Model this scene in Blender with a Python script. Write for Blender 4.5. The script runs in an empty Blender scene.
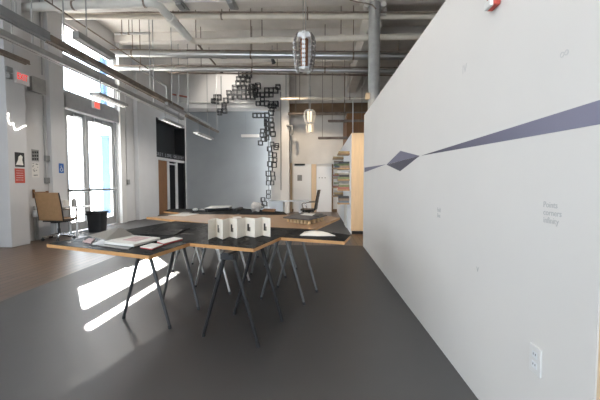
import bpy, bmesh, math, random
from math import sin, cos, pi, atan, hypot, radians
from mathutils import Vector, Matrix
random.seed(7)
scene = bpy.context.scene
C = scene.collection

# ------------------------------------------------------------------ camera
F, H = 345.0, 1.25
PIT = atan(17 / F); YAW = atan(19 / F * cos(PIT))
FW = Vector((-sin(YAW) * cos(PIT), cos(YAW) * cos(PIT), -sin(PIT)))
RT = Vector((cos(YAW), sin(YAW), 0)); UP = RT.cross(FW)
EYE = Vector((0, 0, H))
cam = bpy.data.objects.new('camera', bpy.data.cameras.new('camera'))
C.objects.link(cam); scene.camera = cam
cam.data.sensor_width = 36; cam.data.lens = F / 600 * 36
cam.data.clip_start = 0.05; cam.data.clip_end = 300
cam.location = EYE
cam.rotation_euler = Matrix((RT, UP, -FW)).transposed().to_euler()

def ray(x, y): return RT * ((x - 300) / F) + UP * ((200 - y) / F) + FW
def atY(x, y, Y): r = ray(x, y); return EYE + r * (Y / r.y)
def atX(x, y, X): r = ray(x, y); return EYE + r * (X / r.x)
def atZ(x, y, Z=0.0): r = ray(x, y); return EYE + r * ((Z - H) / r.z)

# ------------------------------------------------------------------ materials
def mat(name, col, rough=0.6, metal=0.0, var=0.0, scale=6.0, bump=0.0, spec=0.5, stretch=None):
    m = bpy.data.materials.new(name); m.use_nodes = True
    nt = m.node_tree; b = nt.nodes['Principled BSDF']
    b.inputs['Base Color'].default_value = (*col, 1)
    b.inputs['Roughness'].default_value = rough
    b.inputs['Metallic'].default_value = metal
    b.inputs['Specular IOR Level'].default_value = spec
    tc = nt.nodes.new('ShaderNodeTexCoord')
    mp = nt.nodes.new('ShaderNodeMapping'); nt.links.new(tc.outputs['Object'], mp.inputs['Vector'])
    if stretch: mp.inputs['Scale'].default_value = stretch
    nz = nt.nodes.new('ShaderNodeTexNoise'); nz.inputs['Scale'].default_value = scale
    nz.inputs['Detail'].default_value = 4
    nt.links.new(mp.outputs['Vector'], nz.inputs['Vector'])
    if var:
        rp = nt.nodes.new('ShaderNodeValToRGB')
        rp.color_ramp.elements[0].position = 0.3; rp.color_ramp.elements[1].position = 0.7
        rp.color_ramp.elements[0].color = (*[c * (1 - var) for c in col], 1)
        rp.color_ramp.elements[1].color = (*[min(1, c * (1 + var)) for c in col], 1)
        nt.links.new(nz.outputs['Fac'], rp.inputs['Fac'])
        nt.links.new(rp.outputs['Color'], b.inputs['Base Color'])
    if bump:
        bp = nt.nodes.new('ShaderNodeBump'); bp.inputs['Strength'].default_value = bump
        bp.inputs['Distance'].default_value = 0.01
        nt.links.new(nz.outputs['Fac'], bp.inputs['Height'])
        nt.links.new(bp.outputs['Normal'], b.inputs['Normal'])
    return m

def emit(name, col, s):
    m = bpy.data.materials.new(name); m.use_nodes = True
    b = m.node_tree.nodes['Principled BSDF']
    b.inputs['Base Color'].default_value = (*col, 1)
    b.inputs['Emission Color'].default_value = (*col, 1)
    b.inputs['Emission Strength'].default_value = s
    return m

def planks(name, c1, c2, c3):
    m = mat(name, c1, 0.32, var=0.3, scale=3, bump=0.08, stretch=(14, 1, 1))
    nt = m.node_tree; b = nt.nodes['Principled BSDF']
    tc = nt.nodes.new('ShaderNodeTexCoord'); mp = nt.nodes.new('ShaderNodeMapping')
    mp.inputs['Rotation'].default_value = (0, 0, pi / 2)
    nt.links.new(tc.outputs['Object'], mp.inputs['Vector'])
    br = nt.nodes.new('ShaderNodeTexBrick')
    br.inputs['Color1'].default_value = (*c1, 1); br.inputs['Color2'].default_value = (*c2, 1)
    br.inputs['Mortar'].default_value = (*c3, 1); br.inputs['Scale'].default_value = 1
    br.inputs['Mortar Size'].default_value = 0.011; br.inputs['Brick Width'].default_value = 1.4
    br.inputs['Row Height'].default_value = 0.13
    nt.links.new(mp.outputs['Vector'], br.inputs['Vector'])
    src = b.inputs['Base Color'].links[0].from_socket
    mx = nt.nodes.new('ShaderNodeMix'); mx.data_type = 'RGBA'; mx.blend_type = 'MIX'
    mx.inputs['Factor'].default_value = 0.7
    nt.links.new(src, mx.inputs['A']); nt.links.new(br.outputs['Color'], mx.inputs['B'])
    nt.links.new(mx.outputs['Result'], b.inputs['Base Color'])
    return m

def plywood(name, col):
    m = mat(name, col, 0.5, var=0.12, scale=5, stretch=(2, 2, 2))
    nt = m.node_tree; b = nt.nodes['Principled BSDF']
    tc = nt.nodes.new('ShaderNodeTexCoord')
    wv = nt.nodes.new('ShaderNodeTexWave'); wv.bands_direction = 'Z'; wv.inputs['Scale'].default_value = 55
    wv.inputs['Distortion'].default_value = 0.6
    nt.links.new(tc.outputs['Object'], wv.inputs['Vector'])
    src = b.inputs['Base Color'].links[0].from_socket
    mx = nt.nodes.new('ShaderNodeMix'); mx.data_type = 'RGBA'; mx.blend_type = 'MULTIPLY'
    mx.inputs['Factor'].default_value = 0.25
    nt.links.new(src, mx.inputs['A']); nt.links.new(wv.outputs['Color'], mx.inputs['B'])
    nt.links.new(mx.outputs['Result'], b.inputs['Base Color'])
    return m

def glass(name, tint=(1, 1, 1), refl=0.06):
    m = bpy.data.materials.new(name); m.use_nodes = True
    nt = m.node_tree; nt.nodes.clear()
    o = nt.nodes.new('ShaderNodeOutputMaterial'); mx = nt.nodes.new('ShaderNodeMixShader')
    t = nt.nodes.new('ShaderNodeBsdfTransparent'); g = nt.nodes.new('ShaderNodeBsdfGlossy')
    t.inputs['Color'].default_value = (*tint, 1); g.inputs['Roughness'].default_value = 0.02
    mx.inputs['Fac'].default_value = refl
    nt.links.new(t.outputs[0], mx.inputs[1]); nt.links.new(g.outputs[0], mx.inputs[2])
    nt.links.new(mx.outputs[0], o.inputs['Surface'])
    return m

M = {}
M['white'] = mat('white_paint', (0.725, 0.70, 0.665), 0.7, var=0.015, scale=1.5, bump=0.02)
M['white2'] = mat('old_white_paint', (0.66, 0.645, 0.62), 0.6, var=0.05, scale=2, bump=0.06)
M['leftwall'] = mat('left_wall_paint', (0.60, 0.59, 0.585), 0.35, var=0.03, scale=2, bump=0.05)
M['greywall'] = mat('grey_paint', (0.33, 0.35, 0.365), 0.8, var=0.05, scale=1.2, bump=0.03)
M['ceil'] = mat('ceiling_paint', (0.67, 0.63, 0.58), 0.8, var=0.08, scale=1.5, bump=0.1)
M['beam'] = mat('beam_paint', (0.62, 0.58, 0.53), 0.7, var=0.05, scale=2, bump=0.08)
M['browndark'] = mat('brown_panel', (0.17, 0.105, 0.055), 0.7, var=0.2, scale=3)
M['mat'] = mat('dark_vinyl', (0.044, 0.043, 0.044), 0.31, var=0.12, scale=3, bump=0.02, spec=0.6)
M['wood_floor'] = planks('wood_floor', (0.09, 0.055, 0.034), (0.17, 0.105, 0.066), (0.02, 0.012, 0.008))
M['ply'] = plywood('plywood_edge', (0.60, 0.31, 0.115))
M['lino'] = mat('black_linoleum', (0.022, 0.0215, 0.021), 0.45, var=0.1, scale=8, spec=0.08)
def matte(name, col, fac, rough):
    m = mat(name, col, 0.9, var=0.05, scale=5, spec=0.0); nt = m.node_tree
    out = [n for n in nt.nodes if n.type == 'OUTPUT_MATERIAL'][0]
    g = nt.nodes.new('ShaderNodeBsdfGlossy'); g.inputs['Roughness'].default_value = rough
    mx = nt.nodes.new('ShaderNodeMixShader'); mx.inputs['Fac'].default_value = fac
    nt.links.new(nt.nodes['Principled BSDF'].outputs[0], mx.inputs[1]); nt.links.new(g.outputs[0], mx.inputs[2]); nt.links.new(mx.outputs[0], out.inputs['Surface'])
    return m
M['lino'] = matte('black_linoleum', (0.022, 0.0215, 0.021), 0.075, 0.25)
M['mat'] = matte('dark_vinyl', (0.036, 0.0355, 0.0355), 0.19, 0.44)
M['woodtop'] = mat('wood_veneer', (0.40, 0.235, 0.125), 0.42, var=0.12, scale=4, stretch=(1, 9, 1))
M['black_metal'] = mat('black_metal', (0.014, 0.014, 0.015), 0.5, 0.0, var=0.15, scale=20)
M['cube_metal'] = mat('cube_metal', (0.016, 0.0155, 0.015), 0.5, 0.1)
M['steel'] = mat('brushed_steel', (0.50, 0.50, 0.49), 0.32, 0.9, var=0.08, scale=10, stretch=(1, 20, 20))
M['leg_dark'] = mat('leg_dark', (0.07, 0.072, 0.075), 0.35, 0.5, var=0.1, scale=20)
M['leg_steel'] = mat('leg_steel', (0.20, 0.205, 0.21), 0.35, 0.75, var=0.1, scale=20)
M['cream_pipe'] = mat('cream_pipe', (0.66, 0.60, 0.51), 0.5, var=0.06, scale=5)
M['white_pipe'] = mat('white_pipe', (0.70, 0.68, 0.63), 0.5, var=0.07, scale=5)
M['rust'] = mat('rust_brown', (0.21, 0.165, 0.13), 0.6, 0.2, var=0.25, scale=8)
M['conduit'] = mat('conduit_grey', (0.38, 0.375, 0.36), 0.45, 0.4, var=0.1, scale=8)
M['duct'] = mat('duct_grey', (0.27, 0.275, 0.28), 0.5, 0.4, var=0.1, scale=4)
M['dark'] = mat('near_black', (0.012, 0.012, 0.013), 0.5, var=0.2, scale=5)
M['frame'] = mat('door_aluminium', (0.42, 0.42, 0.42), 0.45, 0.3, var=0.05, scale=6)
M['glass'] = glass('clear_glass')
M['dglass'] = mat('dark_glass', (0.006, 0.006, 0.007), 0.4, var=0.1, spec=0.1)
M['tan'] = mat('tan_leather', (0.38, 0.225, 0.11), 0.5, var=0.08, scale=12, bump=0.08)
M['olive'] = mat('olive_leather', (0.13, 0.095, 0.055), 0.5, var=0.1, scale=12, bump=0.08)
M['chrome'] = mat('chrome', (0.65, 0.65, 0.65), 0.15, 1.0, var=0.05)
M['white_lam'] = mat('white_laminate', (0.78, 0.79, 0.80), 0.35, var=0.02)
M['plastic'] = mat('black_plastic', (0.022, 0.023, 0.025), 0.4, var=0.1)
M['paper'] = mat('paper', (0.80, 0.77, 0.71), 0.8, var=0.03, scale=10, bump=0.05)
M['card'] = mat('cream_card', (0.86, 0.79, 0.69), 0.8, var=0.03, scale=15)
M['greycard'] = mat('grey_card', (0.33, 0.305, 0.27), 0.7, var=0.05)
M['red'] = mat('red_cover', (0.42, 0.045, 0.045), 0.5, var=0.1)
M['pink'] = mat('pink_page', (0.60, 0.42, 0.41), 0.7, var=0.25, scale=25)
M['peach'] = mat('pale_plywood', (0.70, 0.53, 0.35), 0.6, var=0.05, scale=3, stretch=(8, 8, 1))
M['orange'] = mat('orange_wood', (0.22, 0.095, 0.03), 0.5, var=0.15, scale=4, stretch=(6, 6, 1))
M['rock'] = mat('rumpled_paper', (0.56, 0.51, 0.46), 0.9, var=0.3, scale=14, bump=0.4)
M['model_board'] = mat('model_board', (0.085, 0.078, 0.078), 0.45, var=0.1)
M['peg'] = mat('peg_wood', (0.72, 0.50, 0.27), 0.6, var=0.1, scale=10)
M['blue'] = mat('blue_sign', (0.03, 0.12, 0.38), 0.5, var=0.05)
M['redsign'] = mat('red_sign', (0.50, 0.075, 0.05), 0.5, var=0.06)
M['bluepost'] = mat('blue_steel', (0.035, 0.085, 0.16), 0.4, var=0.05)
M['exitred'] = emit('exit_red', (1.0, 0.05, 0.04), 0.9)
M['exitred2'] = emit('exit_red_side', (1.0, 0.14, 0.10), 0.9)
M['exitface'] = emit('exit_face', (0.62, 0.60, 0.58), 0.05)
M['glow'] = emit('glow_white', (1.0, 0.95, 0.9), 5.0)
M['tube'] = emit('lamp_tube', (1.0, 0.97, 0.92), 0.45)
M['tubewarm'] = emit('lamp_tube_warm', (1.0, 0.80, 0.55), 2.0)
M['lampwarm'] = emit('lamp_bulb_warm', (1.0, 0.82, 0.6), 1.3)
M['cork'] = mat('rusty_diffuser', (0.30, 0.14, 0.07), 0.6, var=0.3, scale=20)
M['strip'] = mat('film_strip_metal', (0.24, 0.215, 0.20), 0.4, 0.4, var=0.5, scale=45)
M['pavement'] = mat('pavement', (0.74, 0.73, 0.71), 0.8, var=0.05)
M['greytext'] = mat('grey_lettering', (0.47, 0.46, 0.445), 0.7, var=0.03)
M['fadedtext'] = mat('faded_lettering', (0.60, 0.585, 0.565), 0.7, var=0.03)
M['whitetext'] = mat('white_lettering', (0.40, 0.40, 0.42), 0.6, var=0.03)
M['outlet'] = mat('outlet_plastic', (0.755, 0.74, 0.715), 0.35, var=0.02)
M['copper'] = mat('copper_red', (0.40, 0.12, 0.08), 0.5, var=0.2)
M['boxgrey'] = mat('box_grey', (0.28, 0.28, 0.27), 0.5, 0.2, var=0.1)
M['purple_light'] = mat('purple_print', (0.17, 0.165, 0.225), 0.6, var=0.04)
M['purple_dark'] = mat('dark_purple_print', (0.07, 0.066, 0.09), 0.6, var=0.04)

# ------------------------------------------------------------------ mesh builder
class MB:
    def __init__(s): s.b = bmesh.new()
    def box(s, lo, hi, rz=0.0):
        lo, hi = Vector(lo), Vector(hi); c = (lo + hi) / 2; d = hi - lo
        r = bmesh.ops.create_cube(s.b, size=1)
        bmesh.ops.scale(s.b, vec=d, verts=r['verts'])
        if rz: bmesh.ops.rotate(s.b, cent=(0, 0, 0), matrix=Matrix.Rotation(rz, 3, 'Z'), verts=r['verts'])
        bmesh.ops.translate(s.b, vec=c, verts=r['verts']); return s
    def cyl(s, p0, p1, r0, r1=None, n=14):
        p0, p1 = Vector(p0), Vector(p1); r1 = r0 if r1 is None else r1
        d = (p1 - p0); a = d.orthogonal().normalized(); b = d.normalized().cross(a)
        A = [s.b.verts.new(p0 + (a * cos(2 * pi * i / n) + b * sin(2 * pi * i / n)) * r0) for i in range(n)]
        B = [s.b.verts.new(p1 + (a * cos(2 * pi * i / n) + b * sin(2 * pi * i / n)) * r1) for i in range(n)]
        for i in range(n): s.b.faces.new((A[i], A[(i + 1) % n], B[(i + 1) % n], B[i]))
        s.b.faces.new(A[::-1]); s.b.faces.new(B); return s
    def tube(s, pts, r, n=10):
        pts = [Vector(p) for p in pts]; prev = None; rings = []
        for i, p in enumerate(pts):
            t = (pts[min(i + 1, len(pts) - 1)] - pts[max(i - 1, 0)]).normalized()
            a = t.orthogonal().normalized() if prev is None else (prev - t * prev.dot(t)).normalized()
            prev = a; b = t.cross(a)
            rings.append([s.b.verts.new(p + (a * cos(2 * pi * k / n) + b * sin(2 * pi * k / n)) * r) for k in range(n)])
        for A, B in zip(rings, rings[1:]):
            for i in range(n): s.b.faces.new((A[i], A[(i + 1) % n], B[(i + 1) % n], B[i]))
        s.b.faces.new(rings[0][::-1]); s.b.faces.new(rings[-1]); return s
    def prism(s, poly, z0, z1):
        area = sum(poly[i][0] * poly[(i + 1) % len(poly)][1] - poly[(i + 1) % len(poly)][0] * poly[i][1] for i in range(len(poly)))
        if area < 0: poly = poly[::-1]
        A = [s.b.verts.new((p[0], p[1], z0)) for p in poly]; B = [s.b.verts.new((p[0], p[1], z1)) for p in poly]
        n = len(poly)
        for i in range(n): s.b.faces.new((A[i], A[(i + 1) % n], B[(i + 1) % n], B[i]))
        s.b.faces.new(A[::-1]); s.b.faces.new(B); return s
    def slab(s, pts, thick, nrm):
        """a polygon in space given thickness along nrm"""
        nrm = Vector(nrm)
        A = [s.b.verts.new(Vector(p)) for p in pts]; B = [s.b.verts.new(Vector(p) + nrm * thick) for p in pts]
        n = len(pts)
        for i in range(n): s.b.faces.new((A[i], A[(i + 1) % n], B[(i + 1) % n], B[i]))
        s.b.faces.new(A[::-1]); s.b.faces.new(B)
        bmesh.ops.recalc_face_normals(s.b, faces=s.b.faces[:]); return s
    def lathe(s, prof, c=(0, 0, 0), n=20):
        c = Vector(c); R = []
        for r, z in prof: R.append([s.b.verts.new(c + Vector((r * cos(2 * pi * i / n), r * sin(2 * pi * i / n), z))) for i in range(n)])
        for A, B in zip(R, R[1:]):
            for i in range(n): s.b.faces.new((A[i], A[(i + 1) % n], B[(i + 1) % n], B[i]))
        s.b.faces.new(R[0][::-1]); s.b.faces.new(R[-1]); return s
    def ball(s, c, r, sub=2, jit=0.0, sc=(1, 1, 1)):
        q = bmesh.ops.create_icosphere(s.b, subdivisions=sub, radius=1)
        for v in q['verts']:
            k = r * (1 + random.uniform(-jit, jit))
            v.co = Vector((v.co.x * k * sc[0], v.co.y * k * sc[1], v.co.z * k * sc[2])) + Vector(c)
        return s
    def frame(s, c, d, t):
        """open wire box: twelve square bars"""
        c = Vector(c); h = d / 2
        for a in (-h, h):
            for b in (-h, h):
                s.box(c + Vector((-h - t, a - t, b - t)), c + Vector((h + t, a + t, b + t)))
                s.box(c + Vector((a - t, -h - t, b - t)), c + Vector((a + t, h + t, b + t)))
                s.box(c + Vector((a - t, b - t, -h - t)), c + Vector((a + t, b + t, h + t)))
        return s

def wloc(o):
    v = Vector((0, 0, 0))
    while o: v += o.location; o = o.parent
    return v
def finish(me, name, m, parent, local, bevel, smooth):
    o = bpy.data.objects.new(name, me); C.objects.link(o); me.materials.append(M[m])
    if parent:
        o.parent = parent
        if not local: me.transform(Matrix.Translation(-wloc(parent)))
    elif not local:
        xs = [v.co for v in me.vertices]
        lo = Vector([min(v[i] for v in xs) for i in range(3)]); hi = Vector([max(v[i] for v in xs) for i in range(3)])
        b = Vector(((lo.x + hi.x) / 2, (lo.y + hi.y) / 2, lo.z))
        me.transform(Matrix.Translation(-b)); o.location = b
    if bevel:
        md = o.modifiers.new('bevel', 'BEVEL'); md.width = bevel; md.segments = 2; md.limit_method = 'ANGLE'
    if smooth:
        for p in me.polygons: p.use_smooth = True
        me.set_sharp_from_angle(angle=radians(40))
    return o
def obj(name, mb, m, parent=None, local=False, bevel=0, smooth=False):
    me = bpy.data.meshes.new(name); mb.b.normal_update(); mb.b.to_mesh(me); mb.b.free()
    return finish(me, name, m, parent, local, bevel, smooth)
def tag(o, label, cat, group=None):
    o['label'] = label; o['category'] = cat
    if group: o['group'] = group
    return o
def thing(name, label, cat, loc, rz=0, group=None):
    o = bpy.data.objects.new(name, None); C.objects.link(o); o.empty_display_size = 0.1
    o.location = loc; o.rotation_euler = (0, 0, rz); return tag(o, label, cat, group)
def struct(name, mb, m, parent=None, label=None, **k):
    o = obj(name, mb, m, parent, **k)
    if not parent: o['kind'] = 'structure'
    if label: o['label'] = label
    return o
def dup(root, loc, rz, label, group=None):
    r = root.copy(); C.objects.link(r); r.location = loc; r.rotation_euler = (0, 0, rz); r['label'] = label
    if group: r['group'] = group
    for ch in list(root.children):
        c = ch.copy(); C.objects.link(c); c.parent = r
        for g in ch.children:
            d = g.copy(); C.objects.link(d); d.parent = c
    return r
def text(name, s, m, o, ux, uz, size, parent=None, depth=0.002, align='LEFT', tall=1.0, spacing=1.0):
    """letters standing on the plane spanned by ux (reading direction) and uz (up), origin o"""
    cu = bpy.data.curves.new(name, 'FONT'); cu.body = s; cu.size = size; cu.extrude = depth; cu.align_x = align
    cu.space_character = spacing; cu.resolution_u = 3
    t = bpy.data.objects.new(name, cu); C.objects.link(t)
    bpy.context.view_layer.update()
    me = bpy.data.meshes.new_from_object(t.evaluated_get(bpy.context.evaluated_depsgraph_get()))
    bpy.data.objects.remove(t); me.materials.clear()
    ux, uz = Vector(ux).normalized(), Vector(uz).normalized(); un = ux.cross(uz)
    R = Matrix((ux, uz, un)).transposed().to_4x4()
    me.transform(Matrix.Translation(Vector(o)) @ R @ Matrix.Diagonal((1, tall, 1, 1)))
    return finish(me, name, m, parent, False, 0, False)

# ------------------------------------------------------------------ setting
XL = -6.18; YB = 15.83; YR = 15.0; ZC = 5.75; YN = -3.2; XR = 7.0
struct('floor', MB().box((XL - 0.3, YN, -0.12), (XR, YB + 0.2, 0)), 'wood_floor')
# dark floor covering: front field and the rear field
struct('floor_covering', MB().prism([(-3.34, YN + 0.05), (-3.34, 3.4), (-3.52, 6.86), (0.86, 6.86), (0.93, 1.2), (0.95, YN + 0.05)], 0.0, 0.006), 'mat')
struct('floor_covering_rear', MB().prism([(XL + 0.02, 7.75), (0.77, 8.15), (0.77, 12.4), (XL + 0.02, 13.1)], 0.0, 0.006), 'mat')
struct('ceiling', MB().box((XL - 0.3, YN, ZC), (XR, YB + 0.2, ZC + 0.2)), 'ceil')

# left wall with the door/transom opening and the gallery entrance
DY0, DY1 = atX(65.5, 150, XL).y, atX(117.5, 150, XL).y
DZ1 = 2.98; HZ1 = 3.45; TZ1 = 5.15
GY0, GY1 = atX(155.3, 150, XL).y, 15.72
GZ = 3.75
w = MB()
lwins = [(2.2, 3.3)]
ly = [YN] + [v for p in lwins for v in p] + [DY0]
for i in range(0, len(ly), 2): w.box((XL - 0.25, ly[i], 0), (XL, ly[i + 1], ZC))
for a, b in lwins: w.box((XL - 0.25, a, 0), (XL, b, 0.9)); w.box((XL - 0.25, a, 4.5), (XL, b, ZC))
w.box((XL - 0.25, DY0, TZ1), (XL, DY1, ZC))
w.box((XL - 0.25, DY1, 0), (XL, GY0, ZC)); w.box((XL - 0.25, GY0, GZ), (XL, GY1, ZC)); w.box((XL - 0.25, GY1, 0), (XL, YB, ZC))
struct('wall_left', w, 'leftwall')
# pilasters
cy0 = atX(10, 200, -5.937).y; cy1 = atX(29, 200, -5.937).y
struct('trim_1', MB().box((XL, cy0, 0), (-5.937, cy1, ZC)), 'leftwall', bevel=0.01)
struct('trim_2', MB().box((XL, atX(53.5, 200, -6.08).y, 0), (-6.08, atX(65.8, 150, -6.08).y, ZC)), 'leftwall', bevel=0.01)
struct('trim_3', MB().box((XL, DY1 + 0.02, 0), (-6.08, DY1 + 0.28, ZC)), 'white2', bevel=0.01)
struct('trim_4', MB().box((XL, atX(139, 200, -6.05).y, 0), (-6.04, atX(156.6, 150, -6.04).y, ZC)), 'leftwall', bevel=0.01)

# back wall: grey field on the left, lit white field on the right
XG = atY(271, 150, YR).x
struct('wall_back', MB().box((XL - 0.25, YB, 0), (XG + 0.3, YB + 0.15, ZC)), 'greywall')
struct('wall_back_right', MB().box((XG, YR, 0), (XR, YR + 0.15, ZC)), 'white2')
struct('wall_right', MB().box((XR, YN, 0), (XR + 0.2, YB, ZC)), 'white2')
# bulkhead over the back wall
struct('trim_5', MB().box((XL, 14.3, 4.36), (atY(283, 100, 14.3).x, YR - 0.01, ZC)), 'white')
struct('trim_6', MB().box((atY(283, 100, 14.3).x + 0.01, 14.75, atY(300, 113, 14.75).z), (XR, YR - 0.01, ZC)), 'ceil')
struct('trim_19', MB().box((atY(288, 110, 14.6).x, 14.6, atY(288, 113, 14.6).z), (XR, 14.74, atY(288, 103.5, 14.6).z)), 'browndark')
# pillar at the end of the bulkhead
xa, xb = atY(280.5, 150, 14.2).x, atY(289, 150, 14.2).x
struct('trim_7', MB().box((xa, 14.22, 0), (xb, 14.6, ZC)), 'white', bevel=0.01)
# ceiling beams
YB0, ZB0 = 7.62, 5.2
struct('trim_8', MB().box((XL, YB0, ZB0), (XR, YB0 + 0.32, ZC)), 'beam')
gx = atY(372, 15, 8.1).x
struct('trim_9', MB().box((1.18, 8.0, 5.02), (1.5, 14.7, ZC)), 'beam')
for i, y in enumerate((10.3, 12.3)):
    struct('trim_%d' % (10 + i), MB().box((XL, y, 5.5), (XR, y + 0.25, ZC)), 'ceil')
# skirting on the rear wall
struct('baseboard_back', MB().box((XG, YR - 0.025, 0), (XR, YR, 0.12)), 'browndark')

# wall behind the camera; its tall windows are added for fill light
bw = MB(); wins = [(-5.7, -2.3), (-1.7, 0.5)]
xs = [XL - 0.25] + [v for p in wins for v in p] + [XR + 0.2]
for i in range(0, len(xs), 2): bw.box((xs[i], YN - 0.25, 0), (xs[i + 1], YN, ZC))
for a, b in wins: bw.box((a, YN - 0.25, 0), (b, YN, 0.8)); bw.box((a, YN - 0.25, 4.4), (b, YN, ZC))
struct('wall_front', bw, 'white2')
for i, (a, b) in enumerate(wins):
    f = MB()
    f.box((a, YN - 0.16, 0.8), (b, YN - 0.1, 0.86)); f.box((a, YN - 0.16, 4.34), (b, YN - 0.1, 4.4))
    for x in (a, (a + b) / 2 - 0.03, b - 0.06): f.box((x, YN - 0.16, 0.86), (x + 0.06, YN - 0.1, 4.34))
    o = struct('window_%d' % (2 + i), f, 'frame')
    obj('pane', MB().box((a + 0.02, YN - 0.135, 0.84), (b - 0.02, YN - 0.129, 4.36)), 'glass', o)

for i, (a, b) in enumerate(lwins):
    f = MB(); x0, x1 = XL - 0.16, XL - 0.1
    f.box((x0, a, 0.9), (x1, b, 0.96)); f.box((x0, a, 4.44), (x1, b, 4.5)); f.box((x0, a + 0.06, 2.9), (x1, b - 0.06, 2.96))
    for y in (a, (a + b) / 2 - 0.03, b - 0.06): f.box((x0, y, 0.96), (x1, y + 0.06, 4.44))
    o = struct('window_%d' % (6 + i), f, 'frame')
    obj('pane', MB().box((XL - 0.135, a + 0.02, 0.94), (XL - 0.129, b - 0.02, 4.46)), 'glass', o)
# ------------------------------------------------------------------ entrance doors and transom window
fx0, fx1 = XL - 0.16, XL - 0.03
f = MB()
f.box((fx0, DY0, 0), (fx1, DY0 + 0.06, TZ1)); f.box((fx0, DY1 - 0.06, 0), (fx1, DY1, TZ1))
YM = atX(88.6, 150, XL).y
door = struct('door_1', f, 'frame')
obj('header', MB().box((fx0, DY0, DZ1 + 0.1), (XL + 0.06, DY1, HZ1)), 'frame', door)
for s, (a, b) in enumerate(((DY0 + 0.07, YM - 0.01), (YM + 0.01, DY1 - 0.07))):
    lf = MB(); x0, x1 = XL - 0.12, XL - 0.07; t = 0.11
    lf.box((x0, a, 0.02), (x1, a + t, DZ1 + 0.09)); lf.box((x0, b - t, 0.02), (x1, b, DZ1 + 0.09))
    lf.box((x0, a + t, 0.02), (x1, b - t, 0.24)); lf.box((x0, a + t, DZ1 - 0.05), (x1, b - t, DZ1 + 0.09))
    l = obj('door_leaf', lf, 'frame', door)
    obj('pane', MB().box((XL - 0.098, a + t - 0.01, 0.22), (XL - 0.092, b - t + 0.01, DZ1 - 0.04)), 'glass', l)
    pb = MB(); zb = 1.06
    pb.box((XL - 0.05, a + 0.04, zb - 0.03), (XL - 0.005, b - 0.04, zb + 0.03))
    pb.box((XL - 0.07, a + 0.05, zb - 0.04), (XL - 0.005, a + 0.11, zb + 0.04)); pb.box((XL - 0.07, b - 0.11, zb - 0.04), (XL - 0.005, b - 0.05, zb + 0.04))
    obj('push_bar', pb, 'duct', l)
    cl = MB().box((XL - 0.06, a + 0.3, DZ1 - 0.03), (XL - 0.005, a + 0.62, DZ1 + 0.05))
    cl.box((XL - 0.04, a + 0.6, DZ1 + 0.03), (XL - 0.02, b - 0.1, DZ1 + 0.05))
    obj('door_closer', cl, 'duct', l)
tr = MB()
tr.box((fx0, DY0 + 0.06, HZ1), (fx1, DY1 - 0.06, HZ1 + 0.08)); tr.box((fx0, DY0 + 0.06, TZ1 - 0.05), (fx1, DY1 - 0.06, TZ1))
tr.box((fx0, DY0 + 0.06, 4.19), (fx1, DY1 - 0.06, 4.39))
win = struct('window_1', tr, 'frame')
obj('pane', MB().box((XL - 0.1, DY0 + 0.05, HZ1 + 0.03), (XL - 0.094, DY1 - 0.05, 4.2)), 'glass', win)
obj('pane', MB().box((XL - 0.1, DY0 + 0.05, 4.33), (XL - 0.094, DY1 - 0.05, TZ1 - 0.02)), 'glass', win)

# outside: pavement, slab added over the doors to block the sun, blue post
struct('pavement', MB().box((-60, -20, -0.2), (XL - 0.35, 60, -0.05)), 'pavement')
struct('sun_blocker_eave', MB().box((XL - 0.92, YN, 5.36), (XL - 0.25, 16, 5.5)), 'white')  # overhang added to keep sun off the upper window pane
can = thing('sun_blocker', 'pale flat slab outside above the glass entrance doors, added to block sun', 'sun_blocker', (-8.0, 11, 3.30))
obj('sun_blocker_slab', MB().prism([(-9.75, 7.4), (XL - 0.27, 7.4), (XL - 0.27, GY0 - 0.3), (XL - 0.62, GY0 - 0.3), (XL - 0.62, 15.2), (-9.75, 15.2)], 3.30, 3.42), 'white', can)
tag(obj('blue_post', MB().box((-9.35, 14.45, -0.05), (-9.05, 14.75, 3.30)).box((-9.4, 14.4, -0.05), (-9.0, 14.8, 0.1)).box((-9.4, 14.4, 3.2), (-9.0, 14.8, 3.30)), 'bluepost'),
    'blue steel post outside seen through the right door pane', 'post')
tag(obj('blue_mast', MB().box((-9.35, 14.45, 3.42), (-9.2, 14.75, 7.5)).box((-9.1, 14.5, 3.42), (-9.0, 14.75, 7.5)).box((-8.85, 14.5, 3.42), (-8.78, 14.75, 7.5)), 'bluepost'),
    'pale blue slatted mast outside seen through the window above the doors', 'mast')

# ------------------------------------------------------------------ gallery entrance in the far left wall
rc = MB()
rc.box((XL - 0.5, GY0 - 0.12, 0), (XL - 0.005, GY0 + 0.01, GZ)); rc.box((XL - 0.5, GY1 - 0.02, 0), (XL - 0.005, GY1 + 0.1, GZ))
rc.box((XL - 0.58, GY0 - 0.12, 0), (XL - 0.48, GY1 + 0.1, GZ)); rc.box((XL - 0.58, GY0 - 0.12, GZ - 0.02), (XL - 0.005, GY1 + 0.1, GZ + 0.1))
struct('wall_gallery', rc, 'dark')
ZS0 = atX(158, 155.5, XL).z; 
gz1 = atX(158, 152.0, XL).z; gz0 = atX(158, 156.2, XL).z
gd = MB(); X0 = XL - 0.14; X1 = XL - 0.06
gd.box((X0, GY0, gz0 - 0.12), (X1 + 0.03, GY1, gz0 - 0.02))
ys = [atX(x, 190, XL).y for x in (157, 158.4, 160.3, 162.6, 169.4, 171.3, 177.5, 179.4)]
gd.box((X0, ys[1], 0), (X1, ys[2], gz0 - 0.12)); gd.box((X0, ys[4], 0), (X1, ys[5], gz0 - 0.12)); gd.box((X0, ys[6], 0), (X1, ys[7], gz0 - 0.12))
gd.box((X0, ys[5], gz0 - 0.26), (X1, ys[6], gz0 - 0.2))
door2 = struct('door_2', gd, 'leftwall')
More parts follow.
